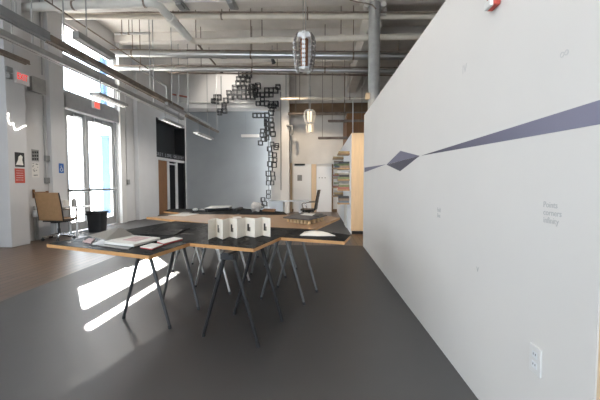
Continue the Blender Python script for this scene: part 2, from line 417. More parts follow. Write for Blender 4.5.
obj('door_panel', MB().box((X0 + 0.02, ys[2] + 0.02, 0.02), (X1 - 0.03, ys[4], gz0 - 0.13)), 'orange', door2)
obj('pane', MB().box((X0 + 0.03, ys[5], 0.1), (X1 - 0.04, ys[6], gz0 - 0.26)), 'dglass', door2)
obj('pane', MB().box((X0 + 0.03, ys[7], 0.02), (X1 - 0.04, GY1, gz0 - 0.13)), 'dglass', door2)
sg = thing('gallery_sign', 'long black sign with pale capital letters above the gallery entrance', 'sign', (XL, (GY0 + GY1) / 2, gz0))
obj('sign_board', MB().box((XL - 0.12, GY0 + 0.01, gz0 - 0.01), (XL - 0.03, GY1 - 0.01, gz1 + 0.06)), 'dark', sg)
yy = GY0 + 0.10; step = (GY1 - GY0 - 0.2) / 17
for ch in 'GREY LOVE GALLERY':
    if ch != ' ': text('letter', ch, 'whitetext', (XL - 0.028, yy, gz0 + 0.035), (0, 1, 0), (0, 0, 1), 0.19, sg)
    yy += step
0 and obj('upper_panel', MB().box((X0, GY0 + 1.3, gz1 + 0.25), (X1, GY1 - 0.1, GZ - 0.5)), 'duct', door2)

# ------------------------------------------------------------------ white partitions
def pw(Y): return 0.876 + (6.859 - Y) * 0.0088
PH = 2.57; YP0 = 1.0; YP1 = 6.86
_r = ray(595.0, 385); YP0 = (0.876 + 6.859 * 0.0088) * _r.y / (_r.x + 0.0088 * _r.y)
struct('wall_partition', MB().prism([(pw(YP1), YP1), (pw(YP0), YP0), (pw(YP0) + 0.14, YP0), (pw(YP1) + 0.14, YP1)], 0, PH), 'white')
struct('trim_12', MB().box((pw(YP0) + 0.006, YP0 - 0.02, 0), (pw(YP0) + 0.14, YP0, PH)), 'peach')
XP = 0.787
M['white3'] = mat('lit_white_paint', (0.82, 0.83, 0.84), 0.7)  # skylight on the far partition put into a lighter, cooler white
struct('wall_partition_far', MB().box((XP, 8.5, 0), (1.35, YR - 0.01, 2.46)), 'white3')
struct('trim_13', MB().box((XP, 8.47, 0.08), (1.35, 8.5, 2.46)), 'peach')
struct('baseboard_partition', MB().box((XP + 0.02, 8.462, 0), (1.35, 8.5, 0.07)), 'dark')
struct('trim_14', MB().box((1.0, 12.6, 2.6), (2.2, 14.6, 3.75)), 'orange')

# mural on the partition (thin vinyl print)
def onp(x, y):
    r = ray(x, y); n = Vector((1, 0.0088, 0)); p0 = Vector((pw(0), 0, H))
    return EYE + r * (n.dot(p0 - EYE) / n.dot(r))
NP = Vector((-1, -0.0088, 0)).normalized()
def decal(name, pts, m, parent=None): return obj(name, MB().slab([onp(*p) for p in pts], 0.002, NP), m, parent)
gm = mat('purple_gradient', (0.2, 0.19, 0.28), 0.6)
nt = gm.node_tree; tc = nt.nodes.new('ShaderNodeTexCoord'); sx = nt.nodes.new('ShaderNodeSeparateXYZ'); rp = nt.nodes.new('ShaderNodeValToRGB')
mr = nt.nodes.new('ShaderNodeMapRange'); mr.inputs['From Min'].default_value = -2.7; mr.inputs['From Max'].default_value = -0.75
nt.links.new(tc.outputs['Object'], sx.inputs[0]); nt.links.new(sx.outputs['Y'], mr.inputs['Value']); nt.links.new(mr.outputs[0], rp.inputs[0])
rp.color_ramp.elements[0].color = (0.225, 0.22, 0.295, 1); rp.color_ramp.elements[1].color = (0.055, 0.05, 0.06, 1)
e = rp.color_ramp.elements.new(0.35); e.color = (0.15, 0.145, 0.205, 1)
nt.links.new(rp.outputs[0], nt.nodes['Principled BSDF'].inputs['Base Color']); M['purple_grad'] = gm
ml = thing('wall_mural', 'purple pointed band and diamond printed across the white partition wall', 'mural', onp(400, 161))
decal('left_wedge', [(364.6, 167.6), (385.8, 164.4), (364.6, 172.2)], 'purple_light', ml)
decal('diamond_top', [(386.6, 164.6), (400.5, 150.8), (419.6, 155.8)], 'purple_light', ml)
decal('diamond_bottom', [(386.6, 164.7), (419.6, 155.9), (400.2, 171.2)], 'purple_dark', ml)
decal('long_wedge', [(421.5, 155.6), (604, 98.8), (604, 123.5)], 'purple_grad', ml)

U = Vector((0.0088, -1, 0)).normalized(); ZV = Vector((0, 0, 1))
def ptext(name, s, px, size, label, m='greytext'):
    return tag(text(name, s, m, onp(*px) + NP * 0.0005, U, ZV, size, None, 0.0006), label, 'lettering')
tx = thing('wall_text', 'three short lines of faint grey lettering low on the right of partition', 'lettering', onp(550, 224))
tx['group'] = 'pale lettering on the partition'
del tx['group']
for s, y in (('Points', 207.3), ('corners', 215.0), ('infinity', 222.6)):
    obj_ = text('text_line', s, 'greytext', onp(543.3, y - 0.4) + NP * 0.0005, U, ZV, 0.034, tx, 0.0006)
ptext('infinity_mark', '∞', (559.5, 60.5), 0.055, 'small faint infinity mark high on the right of partition', 'fadedtext')
tt = thing('small_text', 'tiny two-line grey lettering under the long purple wedge', 'lettering', onp(440, 217))
for s, y in (('fold', 211.5), ('line', 217)): text('text_line', s, 'greytext', onp(437.3, y) + NP * 0.0005, U, ZV, 0.047, tt, 0.0006)
ptext('short_text', 'IV', (462.3, 74.5), 0.075, 'short faint lettering high on partition left of the infinity mark', 'fadedtext')
ptext('small_mark', 'v', (476.5, 271), 0.06, 'small faint v mark low on the white partition', 'greytext')

# outlet
oc = onp(536.3, 360)
ot = thing('wall_outlet', 'white double power outlet low on the partition wall', 'outlet', oc)
def onbox(c, w, h, d): 
    return MB().slab([c + U * (-w / 2) + ZV * (-h / 2), c + U * (w / 2) + ZV * (-h / 2), c + U * (w / 2) + ZV * (h / 2), c + U * (-w / 2) + ZV * (h / 2)], d, NP)
obj('cover_plate', onbox(oc, 0.075, 0.12, 0.007), 'outlet', ot, bevel=0.002)
for dz in (0.022, -0.022):
    r = obj('socket', onbox(oc + NP * 0.006 + ZV * dz, 0.034, 0.028, 0.003), 'white_lam', ot, bevel=0.001)
    sl = onbox(oc + NP * 0.009 + ZV * (dz + 0.003) + U * 0.007, 0.003, 0.009, 0.0006)
    sl.slab([oc + NP * 0.009 + ZV * (dz + 0.003 + b) + U * (-0.007 + a) for a, b in ((-.0015, -.0045), (.0015, -.0045), (.0015, .0045), (-.0015, .0045))], 0.0006, NP)
    obj('slot', sl, 'dark', r)

# fire alarm strobe
ac = onp(497, 2)
al = thing('fire_alarm', 'red fire alarm strobe with white lens at the top of partition', 'alarm', ac)
obj('housing', onbox(ac + ZV * 0.03, 0.085, 0.12, 0.035), 'redsign', al, bevel=0.008)
obj('lens', onbox(ac + NP * 0.03 + ZV * (-0.012), 0.07, 0.04, 0.022), 'outlet', al, bevel=0.008)
obj('wire_loop', MB().tube([ac + U * (-0.04) + ZV * 0.02, ac + U * (-0.055) + NP * 0.02 + ZV * 0.0, ac + U * (-0.05) + NP * 0.03 + ZV * (-0.02), ac + U * (-0.035) + NP * 0.03 + ZV * (-0.018)], 0.002, 6), 'boxgrey', al)

# ------------------------------------------------------------------ tables
TZ = 0.75
def tabletop(name, px, label, top='lino', extra=None):
    pts = [atZ(x, y, TZ) for x, y in px] if not extra else px
    pts = [Vector((p[0], p[1], 0)) for p in pts]
    c = sum(pts, Vector()) / len(pts)
    pts = [p + (c - p).normalized() * 0.004 for p in pts]
    t = thing(name, label, 'table', (c.x, c.y, 0.72))
    obj('board', MB().prism([(p.x, p.y) for p in pts], 0.72, 0.7475), 'ply', t)
    o = obj('surface', MB().prism([(p.x, p.y) for p in pts], 0.7475, 0.75), top, t)
    o['label'] = 'black linoleum surface' if top == 'lino' else 'brown wood veneer surface'
    return t
L, A, B, Cc, D, E_, F_, G = [(p.x, p.y) for p in (atZ(46, 243.7, TZ), atZ(149, 255.5, TZ), atZ(189, 242.8, TZ), atZ(253.5, 248.5, TZ), atZ(280.5, 237.1, TZ), atZ(344.5, 241.3, TZ), atZ(351, 235, TZ), atZ(313, 229.5, TZ))]
A2 = (-0.905, 3.975); C2 = (-0.20, 3.76); L2 = (-1.893, 4.429)
tabletop('angular_table', [L, A, B, A2, L2], 'angular black-topped table at left holding the open folders', extra=1)
tabletop('angular_table', [B, Cc, D, C2, A2], 'angular black-topped table in the middle under the folded card', extra=1)
tabletop('angular_table', [D, E_, F_, G, C2], 'angular black-topped table at right under the white paper mound', extra=1)
br = [(atZ(x, y, TZ).x, atZ(x, y, TZ).y + 0.004) for x, y in ((146, 217), (200, 222.5))] + [(-0.905, 3.99), (-0.20, 3.775), (G[0] + 0.0, G[1] + 0.03)] + [(0.306, 5.0), (0.06, 5.35), (-0.764, 5.34), (-1.905, 5.41)]
tabletop('angular_table', br, 'wide brown wood-topped table behind the black-topped ones', 'woodtop', extra=1)
rt_ = [(-2.754, 5.955), (-1.905, 5.44), (-0.764, 5.37), (-0.5, 5.42), (-0.6, 5.95), (-1.455, 6.72), (-2.885, 6.55)]
tabletop('angular_table', rt_, 'rear black-topped table in front of the grey wall', extra=1)

# trestles: two A-frames joined by a bar; each leg its own part
def trestle(ca, cb, wa, wb, m, label):
    ca, cb = Vector((*ca, 0)), Vector((*cb, 0)); c = (ca + cb) / 2; v = (cb - ca).normalized()
    t = thing('trestle', label, 'trestle', c, 0, 'trestles under the angular tables')
    for cc, (pa, pb) in ((ca, wa), (cb, wb)):
        for q, (fx, fy) in enumerate((pa, pb)):
            foot = Vector((fx, fy, 0.012)); d = (foot - cc); d.z = 0; d.normalize()
            top = cc + d * 0.035 + Vector((0, 0, 0.70))
            l = obj('leg', MB().cyl(foot, top, 0.013, 0.0175, 12), m, t, smooth=True)
            obj('foot_cap', MB().cyl(foot - Vector((0, 0, 0.012)), foot + (top - foot) * 0.03, 0.016, 0.015, 12), 'plastic', l, smooth=True)
        obj('bracket', MB().box(cc + Vector((-0.055, -0.04, 0.66)), cc + Vector((0.055, 0.04, 0.705)), math.atan2(v.y, v.x) + pi / 2), 'plastic', t, bevel=0.004)
    n = Vector((-v.y, v.x, 0))
    p = [ca - v * 0.06 + n * 0.03, cb + v * 0.06 + n * 0.03, cb + v * 0.06 - n * 0.03, ca - v * 0.06 - n * 0.03]
    obj('top_bar', MB().prism([(q.x, q.y) for q in p], 0.702, 0.72), 'plastic', t)
    return t
def feet(l): return ((atZ(l[0], l[1]).x, atZ(l[0], l[1]).y), (atZ(l[2], l[3]).x, atZ(l[2], l[3]).y))
def mid(f): return ((f[0][0] + f[1][0]) / 2, (f[0][1] + f[1][1]) / 2)
TL = [((123.6, 319, 170, 329), (163, 300, 198.7, 310), 'leg_dark', 'grey metal trestle under the leftmost black table, by the sunlit floor'),
      ((203.2, 337, 258.5, 347.6), (234.4, 314.6, 282.2, 322), 'black_metal', 'black metal trestle nearest the camera under the middle table'),
      ((261, 299.6, 304.4, 305.2), (277.4, 288, 317, 292.6), 'leg_steel', 'grey metal trestle under the table with the white mound'),
      ((195.4, 287.5, 230, 294.5), (215.5, 279.5, 249.5, 283), 'steel', 'bright steel trestle standing behind the black metal one')]
for a, b, m, lb in TL:
    fa, fb = feet(a), feet(b); trestle(mid(fa), mid(fb), fa, fb, m, lb)
def trs(ca, ang, m, lb, half=0.23):
    v = Vector((sin(ang), cos(ang))); n = Vector((cos(ang), -sin(ang))); c = Vector(ca); a = c - v * half; b = c + v * half
    f = lambda q: (tuple(q - n * 0.25), tuple(q + n * 0.25))
    trestle(tuple(a), tuple(b), f(a), f(b), m, lb)
trs((-1.75, 4.85), 0.25, 'steel', 'steel trestle under the left end of the brown table')
trs((-0.62, 4.75), 0.25, 'leg_steel', 'steel trestle farthest back under the brown table, right half')
trs((-2.2, 6.15), 0.25, 'leg_steel', 'metal trestle under the rear black table, left half')
trs((-1.2, 5.95), 0.25, 'leg_steel', 'metal trestle under the rear black table, right half')

# ------------------------------------------------------------------ things on the tables
def flat(name, px, m, z, th, label, cat, group=None):
    return tag(obj(name, MB().prism([(atZ(x, y, z).x, atZ(x, y, z).y) for x, y in px], z, z + th), m), label, cat, group)
# folded card (leporello)
zz = [(208.5, 239.6), (216, 236.8), (222.7, 239.6), (229.5, 236.6), (237, 238.6), (245.5, 235.8), (255, 237.5), (262.6, 235.4), (270.3, 237)]
zp = [atZ(x, y, TZ) for x, y in zz]
lp = thing('folded_card', 'cream zigzag folded card with four small dark pictures', 'card', (sum((p.x for p in zp)) / 9, sum((p.y for p in zp)) / 9, 0.75))
hh = 0.175
for i in range(8):
    a, b = zp[i], zp[i + 1]; d = (b - a).normalized(); n = Vector((-d.y, d.x, 0))
    q = [a, b, b + n * 0.0018, a + n * 0.0018]
    pn = obj('card_panel', MB().prism([(p.x, p.y) for p in q], 0.7505, 0.75 + hh), 'card', lp)
    if i % 2 == 1:
        u = a + d * (0.0 if i > 1 else 0.0) ; 
        u0 = (a + b) / 2 - d * 0.042; w_ = 0.028
        pm = MB().prism([(p.x, p.y) for p in (u0 - n * 0.0012, u0 + d * w_ - n * 0.0012, u0 + d * w_, u0)], 0.80, 0.868)
        obj('picture', pm, 'dark', pn)
        pm = MB().prism([(p.x, p.y) for p in (u0 + d * w_ - n * 0.001, u0 + d * (w_ + 0.018) - n * 0.001, u0 + d * (w_ + 0.018), u0 + d * w_)], 0.80, 0.84)
        obj('picture', pm, 'rust', pn)
# white paper mound: stacked contour sheets
mb = MB()
base = [atZ(x, y, TZ) for x, y in ((299.8, 235.6), (318, 236.2), (335.2, 236), (327, 232.9), (313.5, 231.8), (304.5, 232.2))]
c = sum(base, Vector()) / len(base)
for k in range(4):
    s = 1 - 0.17 * k
    mb.prism([((p.x - c.x) * s + c.x, (p.y - c.y) * s + c.y) for p in base], 0.7502 + 0.006 * k, 0.7562 + 0.006 * k)
tag(obj('paper_mound', mb, 'card'), 'low white layered paper mound on the right black table', 'paper model')

# portfolio and booklets on the left table
P = thing('portfolio', 'open black portfolio with a raised grey cover on the left table', 'folder', tuple(atZ(118, 243, TZ)))
base = [atZ(x, y, 0.7505) for x, y in ((91, 245), (128, 250.2), (141, 240.5), (110, 237))]
obj('back_cover', MB().prism([(p.x, p.y) for p in base], 0.7505, 0.756), 'plastic', P)
pg = [atZ(x, y, 0.775) for x, y in ((104, 241.5), (133.5, 244.5), (160, 237.5), (127, 234.6))]
obj('page_block', MB().prism([(p.x, p.y) for p in pg], 0.7565, 0.775), 'paper', P)
a, b = atZ(106, 240.3, 0.775), atZ(133.4, 235.0, 0.775)
up_ = [Vector(a), Vector(b), b + Vector((-0.10, 0.10, 0.055)), a + Vector((-0.20, 0.03, 0.055))]
a2, b2 = atZ(87.5, 235.9, 0.82), atZ(120, 227.4, 0.86)
obj('raised_cover', MB().slab([a, b, b2, a2], 0.004, (0, 0, 1)), 'greycard', P)
pic = [atZ(x, y, 0.7752) for x, y in ((122, 240), (136, 241.6), (151, 237.6), (136, 236.3))]
obj('page_picture', MB().prism([(p.x, p.y) for p in pic], 0.7751, 0.7757), 'pink', P)
def booklet(px, z, th, cover, label):
    pts = [atZ(x, y, z + th) for x, y in px]
    t = thing('booklet', label, 'booklet', tuple(sum(pts, Vector()) / 4 - Vector((0, 0, th))))
    obj('cover', MB().prism([(p.x, p.y) for p in pts], z, z + th * 0.6), cover, t)
    obj('page', MB().prism([(p.x, p.y) for p in pts], z + th * 0.6, z + th), 'paper', t)
booklet([(140, 246.5), (152, 248.3), (163, 244.2), (152, 243.0)], 0.7505, 0.012, 'red', 'red-edged white booklet at the table edge right of portfolio')
booklet([(157, 240.8), (164, 243), (182.5, 238.2), (174, 237.0)], 0.7505, 0.016, 'red', 'red-edged white booklet at the right end of pile')
flat('booklet', [(82.5, 242.2), (91, 243.6), (95, 239.5), (89, 239)], 'pink', 0.7505, 0.008, 'pale pink booklet poking out left of the portfolio', 'booklet')
flat('black_folder', [(140, 235.2), (172, 236.5), (190, 228.6), (158, 227.6)], 'lino', 0.7505, 0.012, 'flat black folder behind the booklets on the left table', 'folder')
# brown table
flat('paper_sheet', [(168, 215.6), (185, 216.2), (199, 213.9), (183, 213.2)], 'paper', 0.7505, 0.003, 'white printed sheet on the left of the brown table', 'paper')
flat('paper_sheet', [(178, 213.3), (188, 213.4), (192, 212.4), (183, 212.2)], 'greycard', 0.7542, 0.004, 'grey folded leaflet by the white sheet on brown table', 'paper')
sd = atZ(237, 219.5, TZ)
tag(obj('small_dish', MB().lathe([(0.03, 0), (0.055, 0.02), (0.06, 0.035), (0.05, 0.03), (0.02, 0.008)], sd, 18), 'card', smooth=True), 'small pale dish behind the folded card', 'dish')
# architectural model on pegs
mz = 0.805
mp_ = [atZ(x, y, mz + 0.012) for x, y in ((283, 217.2), (309, 219.6), (327, 215), (300, 212.9))]
mc = sum(mp_, Vector()) / 4
md = thing('board_model', 'dark board model raised on rows of short wooden pegs', 'model', (mc.x, mc.y, 0.75))
obj('board', MB().prism([(p.x, p.y) for p in mp_], mz, mz + 0.012), 'model_board', md)
for i in range(7):
    for j in range(4):
        u, v = (i + 0.5) / 7 * 0.94 + 0.03, (j + 0.5) / 4 * 0.94 + 0.03
        p = (mp_[0] * (1 - u) + mp_[1] * u) * (1 - v) + (mp_[3] * (1 - u) + mp_[2] * u) * v
        obj('peg', MB().cyl((p.x, p.y, 0.7503), (p.x, p.y, mz), 0.021, None, 10), 'peg', md, smooth=True)
flat('paper_sheet', [(300.5, 214.8), (312, 215.8), (316, 214), (305, 213.4)], 'paper', mz + 0.0125, 0.004, 'white sheet lying on the pegged board model', 'paper')
flat('black_folder', [(312.5, 216), (319, 216.6), (323.5, 214.1), (316.5, 213.5)], 'plastic', mz + 0.0125, 0.006, 'black folder lying on the pegged board model', 'folder')
# rear table
bk = thing('box_file', 'pale flat box with dark lid edge on the rear black table', 'box', tuple(atZ(219, 210, TZ)))
q = [atZ(x, y, 0.80) for x, y in ((204.5, 208.5), (229, 207.2), (232, 205.9), (211, 206.0))]
obj('tray', MB().prism([(p.x, p.y) for p in q], 0.7505, 0.79), 'plastic', bk)
obj('lid', MB().prism([(p.x, p.y) for p in q], 0.79, 0.806), 'paper', bk)
flat('black_folder', [(233.5, 210.2), (236.5, 210.6), (243, 208.6), (240, 208.1)], 'plastic', 0.7505, 0.03, 'thick black folder beside the pale box on rear table', 'folder')
ct = atZ(256.3, 213.2, TZ)
tag(obj('crumpled_paper', MB().ball(ct + Vector((0, 0, 0.115)), 0.10, 2, 0.34, (1, 0.9, 0.85)), 'rock'), 'crumpled white paper ball on the rear black table', 'paper model')
flat('wood_offcut', [(262.5, 211.2), (274.5, 212), (276, 210.4), (264.5, 209.8)], 'orange', 0.7505, 0.025, 'small brown wood board beside the crumpled paper ball', 'board')
wd = atZ(195.5, 210.8, TZ)
tag(obj('stone', MB().ball(wd + Vector((0, 0, 0.025)), 0.035, 2, 0.1, (1.6, 1, 0.75)), 'paper'), 'small white paper lump at the left of rear table', 'paper model')
flat('black_folder', [(198, 211.0), (207, 211.6), (210, 210.2), (201, 209.6)], 'plastic', 0.7505, 0.02, 'small black pad between white lump and pale box', 'folder')

# ------------------------------------------------------------------ chairs (sitter faces local +Y)
def chair(label, leather, loc, rz, edge='black_metal'):
    t = thing('office_chair', label, 'chair', loc, rz)
    W = 0.27
    def sheet(prof, th, w):
        mb = MB(); n = len(prof); rows = []
        for i, (y, z) in enumerate(prof):
            ty = prof[min(i + 1, n - 1)][0] - prof[max(i - 1, 0)][0]; tz = prof[min(i + 1, n - 1)][1] - prof[max(i - 1, 0)][1]
            l = hypot(ty, tz); ny, nz = -tz / l, ty / l
            k = th / 2 * (1 if i % 2 else 0.8)
            rows.append([mb.b.verts.new((x, y + s * ny * k, z + s * nz * k)) for s in (1, -1) for x in (-w, -w / 3, w / 3, w)])
        for a, b in zip(rows, rows[1:]):
            for i in range(3): mb.b.faces.new((a[i], a[i + 1], b[i + 1], b[i])); mb.b.faces.new((b[4 + i], b[5 + i], a[5 + i], a[4 + i]))
            mb.b.faces.new((a[0], b[0], b[4], a[4])); mb.b.faces.new((b[3], a[3], a[7], b[7]))
        for r, f in ((rows[0], 1), (rows[-1], -1)):
            for i in range(3):
                q = (r[i], r[4 + i], r[5 + i], r[i + 1]); mb.b.faces.new(q if f > 0 else q[::-1])
        bmesh.ops.recalc_face_normals(mb.b, faces=mb.b.faces[:])
        return mb
    seat = [(0.26 - 0.045 * i, 0.455 - 0.012 * sin(i / 10 * pi) + (0.0 if i else -0.015)) for i in range(11)]
    back = [(-0.20 - 0.006 * i - 0.03 * (i / 13) ** 2, 0.44 + 0.046 * i) for i in range(14)]
    obj('seat', sheet(seat, 0.045, W - 0.01), leather, t, local=True, bevel=0.006, smooth=True)
    obj('backrest', sheet(back, 0.035, W), leather, t, local=True, bevel=0.006, smooth=True)
    for s in (-1, 1):
        fr = [(s * (W + 0.012), y, z) for y, z in seat] + [(s * (W + 0.012), y, z) for y, z in back]
        obj('side_rail', MB().tube(fr, 0.012, 8), edge, t, local=True, smooth=True)
        ar = [(s * (W + 0.02), -0.25, 0.68), (s * (W + 0.05), -0.2, 0.69), (s * (W + 0.055), 0.0, 0.675), (s * (W + 0.055), 0.12, 0.66), (s * (W + 0.05), 0.16, 0.62), (s * (W + 0.03), 0.12, 0.48), (s * (W + 0.015), 0.08, 0.45)]
        obj('armrest', MB().tube(ar, 0.012, 8), 'chrome', t, local=True, smooth=True)
    m = MB().box((-W - 0.01, -0.12, 0.395), (W + 0.01, -0.06, 0.425)).box((-W - 0.01, 0.1, 0.395), (W + 0.01, 0.16, 0.425)).box((-0.07, -0.15, 0.37), (0.07, 0.17, 0.41))
    obj('tilt_mechanism', m, 'plastic', t, local=True, bevel=0.005)
    obj('gas_column', MB().cyl((0, 0, 0.09), (0, 0, 0.24), 0.03, 0.028).cyl((0, 0, 0.24), (0, 0, 0.38), 0.018), 'plastic', t, local=True, smooth=True)
    for k in range(5):
        an = 2 * pi * k / 5 + 0.3; d = Vector((cos(an), sin(an), 0))
        lg = obj('base_leg', MB().cyl(d * 0.02 + Vector((0, 0, 0.12)), d * 0.30 + Vector((0, 0, 0.075)), 0.026, 0.016, 10), 'chrome', t, local=True, smooth=True)
        n = Vector((-d.y, d.x, 0)); p = d * 0.30 + Vector((0, 0, 0.031))
        obj('caster', MB().cyl(p - n * 0.028, p - n * 0.006, 0.03, None, 14).cyl(p + n * 0.006, p + n * 0.028, 0.03, None, 14).cyl(p + Vector((0, 0, 0.0)), p + Vector((0, 0, 0.05)), 0.009), 'plastic', lg, local=True, smooth=True)
    return t
cl_ = atZ(59.4, 239.5, 0)
chair('tan leather office chair seen from behind at the desk by the doors', 'tan', (cl_.x, cl_.y, 0.006), -0.04)
cr_ = atY(309, 200, 10.35)
chair('dark olive leather office chair in side view at the far white desk', 'olive', (cr_.x, 10.35, 0.006), 1.45)

# ------------------------------------------------------------------ desk by the doors, bottle, bin
dz = 0.715
e1 = atZ(97, 205.5, dz); lf = atZ(77.5, 237.5)
dk = thing('white_desk', 'small white desk with tubular legs in front of the doors', 'desk', (-5.6, lf.y + 0.25, 0))
x0 = -6.05
obj('desktop', MB().box((x0, lf.y - 0.03, dz - 0.022), (e1.x, e1.y + 0.12, dz)), 'white_lam', dk, bevel=0.004)
for x, y in ((lf.x, lf.y), (x0 + 0.05, lf.y), (x0 + 0.05, e1.y + 0.07)):
    obj('leg', MB().cyl((x, y, 0.006), (x, y, dz - 0.02), 0.021), 'white_lam', dk, smooth=True)
bp = atZ(72.5, 206.2, dz); bp.y += 0.05
bo = thing('spray_bottle', 'clear pump bottle standing on the small white desk', 'bottle', (bp.x, bp.y, dz))
obj('body', MB().lathe([(0.048, 0), (0.05, 0.01), (0.05, 0.14), (0.04, 0.165), (0.018, 0.18), (0.018, 0.2)], (bp.x, bp.y, dz + 0.001), 18), 'conduit', bo, smooth=True)
obj('pump', MB().cyl((bp.x, bp.y, dz + 0.2), (bp.x, bp.y, dz + 0.27), 0.012).box((bp.x - 0.04, bp.y - 0.012, dz + 0.255), (bp.x + 0.015, bp.y + 0.012, dz + 0.28)), 'white_lam', bo)
pp = atZ(64.5, 206, dz); pp.y += 0.06
tag(obj('paper_roll', MB().cyl((pp.x, pp.y, dz + 0.001), (pp.x, pp.y, dz + 0.13), 0.06, None, 18), 'paper', smooth=True), 'white paper roll on the small desk beside the chair back', 'paper roll')
bl = atY(97.5, 230, 8.45); bx, by = bl.x, 8.45
bn = thing('waste_bin', 'tall black plastic waste bin beside the small white desk', 'bin', (bx, by, 0.006))
mb = MB(); n = 12
def rr(hx, hy, z, r=0.05):
    out = []
    for cx_, cy_, a0 in ((1, 1, 0), (-1, 1, pi / 2), (-1, -1, pi), (1, -1, 1.5 * pi)):
        for k in range(4): a = a0 + k * pi / 6; out.append((bx + cx_ * (hx - r) + cos(a) * r, by + cy_ * (hy - r) + sin(a) * r, z))
    return out
rings = [[mb.b.verts.new(v) for v in rr(hx, hy, z)] for hx, hy, z in ((0.175, 0.13, 0.008), (0.20, 0.145, 0.50), (0.225, 0.165, 0.505), (0.225, 0.165, 0.535), (0.205, 0.15, 0.535), (0.18, 0.13, 0.03))]
for a_, b_ in zip(rings, rings[1:]):
    for i in range(16): mb.b.faces.new((a_[i], a_[(i + 1) % 16], b_[(i + 1) % 16], b_[i]))
mb.b.faces.new(rings[0][::-1]); mb.b.faces.new(rings[-1])
obj('body', mb, 'plastic', bn, smooth=True)
obj('handle', MB().box((bx - 0.19, by - 0.18, 0.44), (bx - 0.09, by - 0.15, 0.50)), 'dark', bn, bevel=0.005)
obj('bin_liner', MB().box((bx - 0.18, by - 0.125, 0.47), (bx + 0.18, by + 0.125, 0.49)), 'dark', bn)

# ------------------------------------------------------------------ things on the left wall
XC = -5.937 + 0.002
def wallbox(pxa, pxb, X, th, m, name, parent=None):
    """a plate facing +X whose corners project at pxa (top left) and pxb (bottom right)"""
    a = atX(*pxa, X); b = atX(*pxb, X)
    return obj(name, MB().box((X, a.y, b.z), (X + th, b.y, a.z)), m, parent)
dg = thing('poster', 'black and white dog poster on the left pillar', 'poster', atX(19.5, 167, XC))
wallbox((14.5, 152), (24.6, 167.2), XC, 0.004, 'dark', 'sheet', dg)
q = [(15.8, 164.8), (18, 160), (18.5, 156.5), (20.8, 155), (22.6, 156.8), (22.2, 160), (23.4, 165.3)]
obj('dog_picture', MB().slab([atX(x, y, XC + 0.004) for x, y in q], 0.001, (1, 0, 0)), 'paper', dg)
rs = thing('notice', 'red notice with pale lines under the dog poster', 'sign', atX(19.5, 183, XC))
wallbox((14.6, 168.3), (25, 183), XC, 0.004, 'redsign', 'sheet', rs)
for k in range(5):
    a = atX(16.2, 170.4 + 2.3 * k, XC + 0.004); b = atX(23.4, 171.2 + 2.3 * k, XC + 0.004)
    obj('text_row', MB().box((XC + 0.004, a.y, b.z), (XC + 0.005, b.y, a.z)), 'pink', rs)
ns = thing('notice', 'dark gridded notice above a doodle sheet in the wall recess', 'sign', atX(35, 162, XL))
wallbox((31.3, 149.2), (39.0, 161.5), XL + 0.001, 0.004, 'boxgrey', 'sheet', ns)
for i in range(3):
    for j in range(3):
        a = atX(32.2 + 2.2 * i, 151.2 + 3.3 * j, XL + 0.005); b = atX(33.9 + 2.2 * i, 153.6 + 3.3 * j, XL + 0.005)
        obj('picture', MB().box((XL + 0.005, a.y, b.z), (XL + 0.006, b.y, a.z)), 'dark', ns)
ds = thing('drawing', 'white sheet with scattered grey doodles in the wall recess', 'drawing', atX(35, 177, XL))
wallbox((31.5, 162.8), (39.4, 177.5), XL + 0.001, 0.003, 'white', 'sheet', ds)
for k in range(16):
    a = atX(random.uniform(32, 38.5), random.uniform(163.5, 176.8), XL + 0.004)
    r = random.uniform(0.008, 0.02)
    obj('doodle', MB().box((a.x, a.y - r, a.z - r * 0.7), (a.x + 0.001, a.y + r, a.z + r * 0.7)), 'boxgrey', ds)
ad = thing('access_sign', 'small blue wheelchair access sign beside the doors', 'sign', atX(61, 173, -6.08))
wallbox((58.6, 163.3), (63.8, 173.2), -6.078, 0.005, 'blue', 'plate', ad)
pc = atX(61.2, 168.4, -6.072)
sy = MB()
sy.ball(pc + Vector((0, 0.0, 0.055)), 0.014, 1, 0, (0.15, 1, 1))
sy.tube([pc + Vector((0, 0, 0.04)), pc + Vector((0, 0, 0)), pc + Vector((0, 0.035, 0)), pc + Vector((0, 0.05, -0.045))], 0.007, 6)
sy.tube([pc + Vector((0, 0, 0.02)), pc + Vector((0, 0.03, 0.02))], 0.005, 6)
sy.tube([pc + Vector((0, 0.008 + 0.04 * cos(a), -0.03 + 0.04 * sin(a))) for a in [2.3 + i * 0.35 for i in range(12)]], 0.006, 6)
obj('symbol', sy, 'white_lam', ad)
# exit sign over the recess + electrical box + conduit
ex = thing('exit_sign', 'lit EXIT sign with red letters on the left pillar', 'exit sign', atX(22, 80, -5.85))
a, b = atX(15, 68.5, -5.9), atX(28.2, 80.5, -5.9)
a0 = atX(15.5, 74, -5.9)
obj('housing', MB().box((-5.937, a0.y, a0.z - 0.16), (-5.885, atX(28.6, 74, -5.9).y, a0.z + 0.08)), 'exitface', ex, bevel=0.005)
t0 = atX(17.3, 77.6, -5.883)
ln = atX(28, 77, -5.883).y - t0.y
tx_ = text('lettering', 'EXIT', 'exitred', (-5.884, t0.y, t0.z - 0.015), (0, 1, 0), ZV, ln * 0.47, ex, 0.002, tall=1.5)
obj('lamp_head', MB().box((-5.937, cy0 + 0.02, a0.z - 0.13), (-5.87, cy0 + 0.1, a0.z - 0.03)).box((-5.937, cy0 + 0.01, a0.z + 0.0), (-5.9, cy0 + 0.14, a0.z + 0.1)), 'boxgrey', ex, bevel=0.005)
eb = thing('electrical_box', 'grey electrical box right of the EXIT sign', 'electrical box', atX(37, 95, XL))
a, b = atX(31, 76, XL + 0.1), atX(44.5, 94.5, XL + 0.1)
